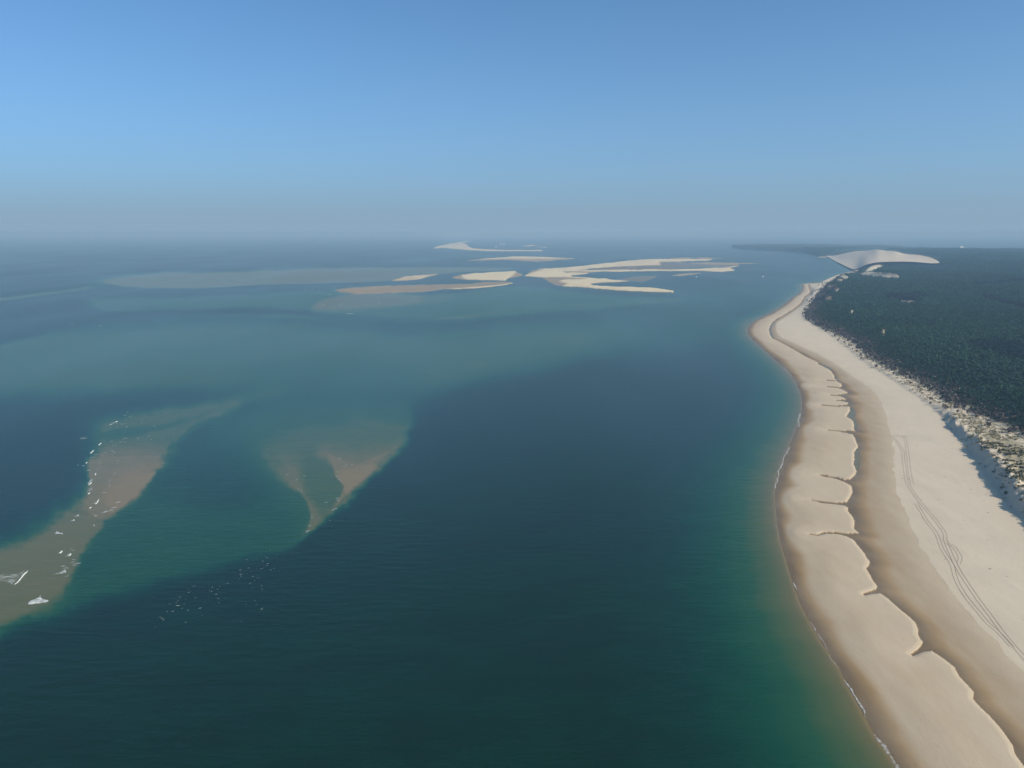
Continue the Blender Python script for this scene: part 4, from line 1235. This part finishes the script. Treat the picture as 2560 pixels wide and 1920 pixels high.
RIP = [(1540, 320, 1), (1800, 345, 1.1), (1888, 385, 1), (1872, 412, 1), (1800, 460, 1.3), (1770, 470, .7), (1580, 455, .9), (1555, 460, .5), (1437, 487, .9), (1447, 560, 1), (1452, 590, 1), (1715, 615, 1.1), (1750, 620, .7), (1640, 595, .8), (1675, 657, .8),
       (1600, 705, .8), (1785, 748, 1), (1792, 800, 1.2), (1630, 775, .6), (1980, 462, .8), (1935, 487, .8), (1850, 277, 1), (1878, 292, .6), (1920, 158, .9), (1862, 180, .6), (2035, 243, .7), (1695, 320, .5), (1650, 340, .4), (1515, 390, .8), (1498, 350, .5),
       (690, 750, 1.1), (660, 760, .8), (590, 795, .9), (600, 855, .9), (622, 835, .5), (970, 835, 1.2), (938, 832, .7), (1065, 800, .8), (1175, 718, .7), (1210, 700, .6), (1240, 707, .7), (1105, 752, .7), (980, 770, .7), (708, 940, 1), (690, 960, .5),
       (455, 925, 1.4), (450, 945, .8), (425, 990, 1), (395, 1020, .8), (420, 1068, 1.2), (450, 1070, .6), (520, 1045, .9), (300, 1030, .7), (280, 1045, .5), (340, 1160, 1), (250, 1163, 1), (160, 1275, 1.3), (135, 1248, .7), (185, 1305, .7), (60, 1415, .8), (545, 1340, 1),
       (783, 1110, 1), (580, 1146, .8), (490, 1112, .6), (1790, 1115, 1), (1785, 1135, .8), (1680, 985, .6), (1710, 1047, .5), (1535, 1050, .6), (1075, 950, .7), (1090, 1020, .5), (1040, 885, .8), (550, 960, .6), (810, 1230, .6), (1460, 1325, .6), (1605, 540, .5), (1555, 550, .5), (1400, 680, .5), (1420, 635, .5), (1710, 460, .5), (930, 930, .5), (870, 1005, .4), (110, 1270, .6), (30, 935, .5)]
for a, b, s in RIP:
    fleck(380 + a / 6.506, 1350 + b / 6.506, 0.34 * s * rng.uniform(0.6, 1.25), rng.uniform(-0.2, 1.2), 'small white foam fleck in the dark tidal rip below the green shelf', 'foam flecks in the tidal rip')
MID = [(849, 1146), (862, 1167), (866, 1162), (745, 1222), (752, 1226), (755, 1231), (719, 1187), (783, 1253), (843, 1246), (845, 1251), (841, 1271), (836, 1273), (831, 1276), (779, 1288), (780, 1294), (774, 1315), (770, 1327), (767, 1330), (862, 1216), (861, 1212), (842, 1192), (847, 1198), (852, 1203), (856, 1207), (842, 1180), (880, 1162), (760, 1190), (816, 1256), (825, 1301), (742, 1200)]
for x, y in MID:
    fleck(x, y, rng.uniform(0.35, 0.8), rng.uniform(0, 1.0), 'small white ripple breaking along the brown edges of the middle shoal', 'small breakers on the middle shoal')
LEFT = [(307, 1098), (312, 1095), (303, 1105), (312, 1038), (318, 1030), (322, 1043), (327, 1041), (303, 1060), (312, 1059), (275, 1072), (216, 1096), (210, 1097), (205, 1097), (242, 1289), (239, 1291), (258, 1283), (263, 1281), (276, 1277), (280, 1274), (183, 1376), (190, 1410), (197, 1408), (184, 1412), (355, 1052), (413, 1033), (373, 1090), (345, 1095), (390, 1069), (280, 1103), (285, 1114), (290, 1113), (260, 1133), (255, 1138), (273, 1215), (275, 1202), (262, 1232), (293, 1257), (284, 1190), (293, 1160), (284, 1131), (160, 1416), (165, 1420), (225, 1167), (222, 1177), (208, 1165), (235, 1143), (228, 1144), (183, 1405), (262, 1278)]
LEFT += [(x + rng.normal(0, 7), y + rng.normal(0, 4)) for x, y in LEFT if y > 1050]
for x, y in LEFT:
    fleck(x, y, rng.uniform(0.35, 0.9), rng.uniform(0, 0.9), 'small white ripple scattered among the breakers of the left shoal', 'small breakers on the left shoal')
FARW = [(655, 671.8, 5), (663, 671.4, 6), (672, 671, 6), (681, 670.7, 6), (690, 670.3, 5), (697, 670, 4), (791, 665, 6), (799, 665.5, 4), (723, 662, 4), (863, 664, 4), (935, 677, 3.5), (1142, 672.5, 3.5), (915, 648.5, 6), (922, 648, 5), (950, 645, 5), (1000, 658, 5), (1015, 658.5, 5), (1010, 629, 6), (1018, 629, 7),
        (762, 725, 2.5), (873, 717, 3), (845, 719, 2), (832, 719, 2), (815, 720, 2), (782, 724, 2), (798, 728, 2), (825, 736, 3), (809, 763, 2.6), (852, 765, 1.8), (875, 784.5, 3.2), (870, 785, 2), (945, 744, 1.5), (948, 758, 1.5), (890, 767, 1.5), (3, 747, 3), (12, 745, 2), (180, 812, 1.4), (250, 815, 1.6), (1710, 651, 4)]
for x, y, s in FARW:
    fleck(x, y, s, rng.uniform(-0.1, 0.2), 'distant white line of surf over the far shoals', 'surf far out over the shoals')

# swash along the beach
SWASH = [
    ('thin white surf line at the upper bend of the beach', [(1959, 917), (1964, 924), (1972, 933), (1980, 941), (1986, 948)], 2.0, 1.0),
    ('pale swash streak midway round the upper bend', [(2001, 993), (2005, 1001), (2008, 1010)], 2.6, 0.82),
    ('broad little surf patch where the beach bends back', [(1999, 1033), (1998, 1042), (1997, 1050), (1997, 1060), (1996, 1068)], 4.2, 0.98),
    ('long thin white surf line on the concave shore', [(1973, 1118), (1966, 1132), (1958, 1151), (1952, 1165), (1946, 1184), (1943, 1198), (1940, 1212), (1938, 1222)], 1.7, 1.05),
    ('broken surf line at the widest part of the bar', [(1938, 1240), (1939, 1256), (1940, 1275), (1941, 1296), (1943, 1312), (1946, 1328), (1950, 1343)], 1.2, 0.88),
    ('short white surf dash low on the left shore', [(1982, 1456), (1986, 1465), (1990, 1476)], 1.3, 1.05),
    ('ragged surf line curving along the lower shore', [(2022, 1550), (2036, 1575), (2050, 1596), (2060, 1612), (2070, 1625), (2072, 1634), (2082, 1650), (2096, 1666), (2102, 1678)], 1.5, 0.94),
    ('bright surf line near the bottom of the shore', [(2108, 1698), (2118, 1713), (2130, 1732), (2143, 1752), (2154, 1772), (2166, 1796)], 1.6, 1.02),
    ('spreading wash of foam at the bottom edge of the shore', [(2184, 1836), (2196, 1852), (2208, 1868), (2218, 1882), (2228, 1896), (2240, 1915), (2256, 1940)], 3.0, 0.96),
    ('faint surf trace between the long line and the bend', [(1992, 1076), (1986, 1090), (1980, 1104)], 1.2, 0.84),
    ('faint foam trace further down the bar', [(1953, 1350), (1960, 1376), (1967, 1400), (1974, 1424)], 1.0, 0.84),
]
for lb, P, w, dn in SWASH:
    path = catmull(P, 10)
    wx, wy = ground(path[:, 0], path[:, 1], 0.1)
    L = np.concatenate([[0], np.cumsum(np.hypot(np.diff(wx), np.diff(wy)))])
    s = np.arange(0, L[-1], 0.7)
    wx, wy = np.interp(s, L, wx), np.interp(s, L, wy)
    tx_, ty_ = np.gradient(wx), np.gradient(wy)
    ln = np.hypot(tx_, ty_); nx, ny = -ty_ / ln, tx_ / ln
    wob = (fbm(s / 9.0, s * 0 + 3, 15, 3) - 0.5) * 2.4
    wid = w * (0.35 + 1.2 * fbm(s / 6.0, s * 0 + 8, 19, 3)) * np.minimum(1, np.minimum(s, s[-1] - s) / 5 + 0.15)
    V, De = [], []
    cr = 7
    for k in range(len(s)):
        for j in range(cr):
            e = (j / (cr - 1) - 0.5)
            x, y = wx[k] + nx[k] * (wob[k] + e * wid[k]), wy[k] + ny[k] * (wob[k] + e * wid[k])
            V.append((x, y, max(float(hz(x, y)), 0.0) + 0.06 + 0.16 * (1 - (2 * e) ** 2)))
            De.append(dn * (1 - 0.55 * (2 * e) ** 2))
    F = [(k * cr + j, k * cr + j + 1, (k + 1) * cr + j + 1, (k + 1) * cr + j) for k in range(len(s) - 1) for j in range(cr - 1)]
    o = mesh_obj('swash_foam', np.array(V), np.array(F), M_FOAM, attrs={'dens': np.array(De)})
    tag(o, lb, 'foam', 'surf lines along the beach')

# ------------------------------------------------------------------ boats far off
def hull_geo(L, B, H):
    V, F = [], []
    n, m = 9, 5
    for i in range(n):
        t = i / (n - 1)
        wd = B * 0.5 * (math.sin(math.pi * min(1, 0.18 + 0.82 * t) ** 0.75) ** 0.6 if t < 0.98 else 0.02)
        for j in range(m):
            a = j / (m - 1)
            V.append((L * (t - 0.5), wd * (a * 2 - 1), H * (0.25 + 0.75 * abs(a * 2 - 1) ** 1.6) + 0.12 * H * t))
    F = [(i * m + j, (i + 1) * m + j, (i + 1) * m + j + 1, i * m + j + 1) for i in range(n - 1) for j in range(m - 1)]
    for i in range(n - 1):
        F.append((i * m, i * m + m - 1, (i + 1) * m + m - 1, (i + 1) * m))
    F.append(tuple(range(m)))
    return V, F
def sailboat(px, py, S, rz, label):
    x, y = ground(px, py, 0.0)
    r = empty('sailing_boat', (float(x), float(y), 0), rz)
    r.scale = (S, S, S)
    tag(r, label, 'sailing boat', 'sailing boats off the far sandbank')
    V, F = hull_geo(11, 3.4, 1.3)
    mesh_obj('hull', np.array(V) - [0, 0, 0.3], F, M_HULL, r)
    V, F = tube([(0.8, 0, 0.9), (0.8, 0, 14.5)], [0.10, 0.06], 6)
    mesh_obj('mast', V, F, M_MAST, r)
    def sail(name, a, b, c, belly):
        V, F = [], []
        n = 6
        a, b, c = map(np.array, (a, b, c))
        for i in range(n + 1):
            for j in range(n + 1):
                s, t = i / n, j / n * (1 - i / n)
                p = a + (b - a) * s + (c - a) * t
                p = p + np.array([0, belly * math.sin(math.pi * s) * math.sin(math.pi * j / n), 0])
                V.append(p)
        F = [(i * (n + 1) + j, i * (n + 1) + j + 1, (i + 1) * (n + 1) + j + 1, (i + 1) * (n + 1) + j) for i in range(n) for j in range(n)]
        o = mesh_obj(name, np.array(V), F, M_SAIL, r)
        md = o.modifiers.new('cloth', 'SOLIDIFY'); md.thickness = 0.03
    sail('mainsail', (0.6, 0.05, 2.0), (0.6, 0.05, 14.2), (-4.6, 0.4, 2.0), 0.7)
    sail('foresail', (5.2, 0.0, 1.4), (0.95, 0.0, 12.5), (1.2, 0.5, 1.7), 0.6)
sailboat(1240, 618, 1.5, 0.5, 'small white sailing boat nearest the inner shore of the far bank')
sailboat(1253, 611.5, 1.7, 0.9, 'left of two white sails out in the lagoon of the far bank')
sailboat(1260, 612.5, 1.7, 0.3, 'right of two white sails out in the lagoon of the far bank')

def motorboat(px, py, rz, label):
    x, y = ground(px, py, 0.0)
    r = empty('motor_boat', (float(x), float(y), 0), rz)
    tag(r, label, 'motor boat')
    V, F = hull_geo(8.5, 2.9, 1.4)
    mesh_obj('hull', np.array(V) - [0, 0, 0.25], F, M_HULL, r)
    b = [(-1.2, -0.95, 1.0), (1.4, -0.85, 1.0), (1.4, 0.85, 1.0), (-1.2, 0.95, 1.0), (-0.9, -0.8, 2.3), (0.8, -0.7, 2.3), (0.8, 0.7, 2.3), (-0.9, 0.8, 2.3)]
    fc = [(0, 1, 5, 4), (2, 3, 7, 6), (3, 0, 4, 7), (4, 5, 6, 7)]
    mesh_obj('cabin', b, fc, M_HULL, r, False)
    mesh_obj('windscreen', [b[1], b[2], b[6], b[5]], [(0, 1, 2, 3)], M_GLASS, r, False)
    e = [(-4.5, -0.2, 0.4), (-4.1, -0.2, 0.4), (-4.1, 0.2, 0.4), (-4.5, 0.2, 0.4), (-4.6, -0.2, 1.5), (-4.1, -0.2, 1.5), (-4.1, 0.2, 1.5), (-4.6, 0.2, 1.5)]
    mesh_obj('outboard_engine', e, [(0, 1, 5, 4), (1, 2, 6, 5), (2, 3, 7, 6), (3, 0, 4, 7), (4, 5, 6, 7)], M_GLASS, r, False)
motorboat(1908, 692, 0.4, 'lone white motor boat in the channel between main sandbank and beach')
motorboat(1741, 692, 2.2, 'tiny white boat just off the right spit of the main sandbank')

# ------------------------------------------------------------------ white building on the far skyline
def box(x0, x1, y0, y1, z0, z1):
    V = [(x0, y0, z0), (x1, y0, z0), (x1, y1, z0), (x0, y1, z0), (x0, y0, z1), (x1, y0, z1), (x1, y1, z1), (x0, y1, z1)]
    F = [(0, 1, 5, 4), (1, 2, 6, 5), (2, 3, 7, 6), (3, 0, 4, 7), (4, 5, 6, 7), (3, 2, 1, 0)]
    return V, F
bx, by = ground(2405, 619.5, 35.0)
bl = empty('white_building', (float(bx), float(by), 22.0), 0.1)
tag(bl, 'tiny white building catching the sun above the far skyline of the wood', 'building')
for args in ((-18, 10, 0, 14, 0, 26), (10, 22, 2, 12, 0, 19), (-30, -18, 3, 12, 0, 16)):
    V, F = box(*args); mesh_obj('wall', V, F, M_RENDER, bl, False)
    V, F = box(args[0] - 0.4, args[1] + 0.4, args[2] - 0.4, args[3] + 0.4, args[5] + 0.003, args[5] + 0.6); mesh_obj('roof', V, F, M_ROOF, bl, False)
win = None
for fl in range(4):
    for k in range(5):
        V, F = box(-0.9, 0.9, -0.06, 0.05, 0, 1.6)
        if win is None:
            win = mesh_obj('window', V, F, M_GLASS, bl, False); w_ = win
        else:
            w_ = win.copy(); sc.collection.objects.link(w_)
        w_.location = (-15 + k * 5.4, -0.02, 6 + fl * 5.0)

# ------------------------------------------------------------------ the air
hv = NT('haze')
pv = hv.n('ShaderNodeVolumePrincipled')
pv.inputs['Color'].default_value = (*HAZE_COLOR, 1)
pv.inputs['Absorption Color'].default_value = (*HAZE_ABSORB, 1)
pv.inputs['Density'].default_value = HAZE_DENSITY
pv.inputs['Anisotropy'].default_value = 0.0
hv.t.links.new(pv.outputs[0], hv.out.inputs['Volume'])
V, F = box(-90000, 90000, -3000, 90000, -18.5, CAM_H + 12)
hz_o = mesh_obj('haze', V, F, hv.m, smooth_shade=False)
tag(hz_o, 'pale blue haze lying over the whole bay', None, None, 'stuff')
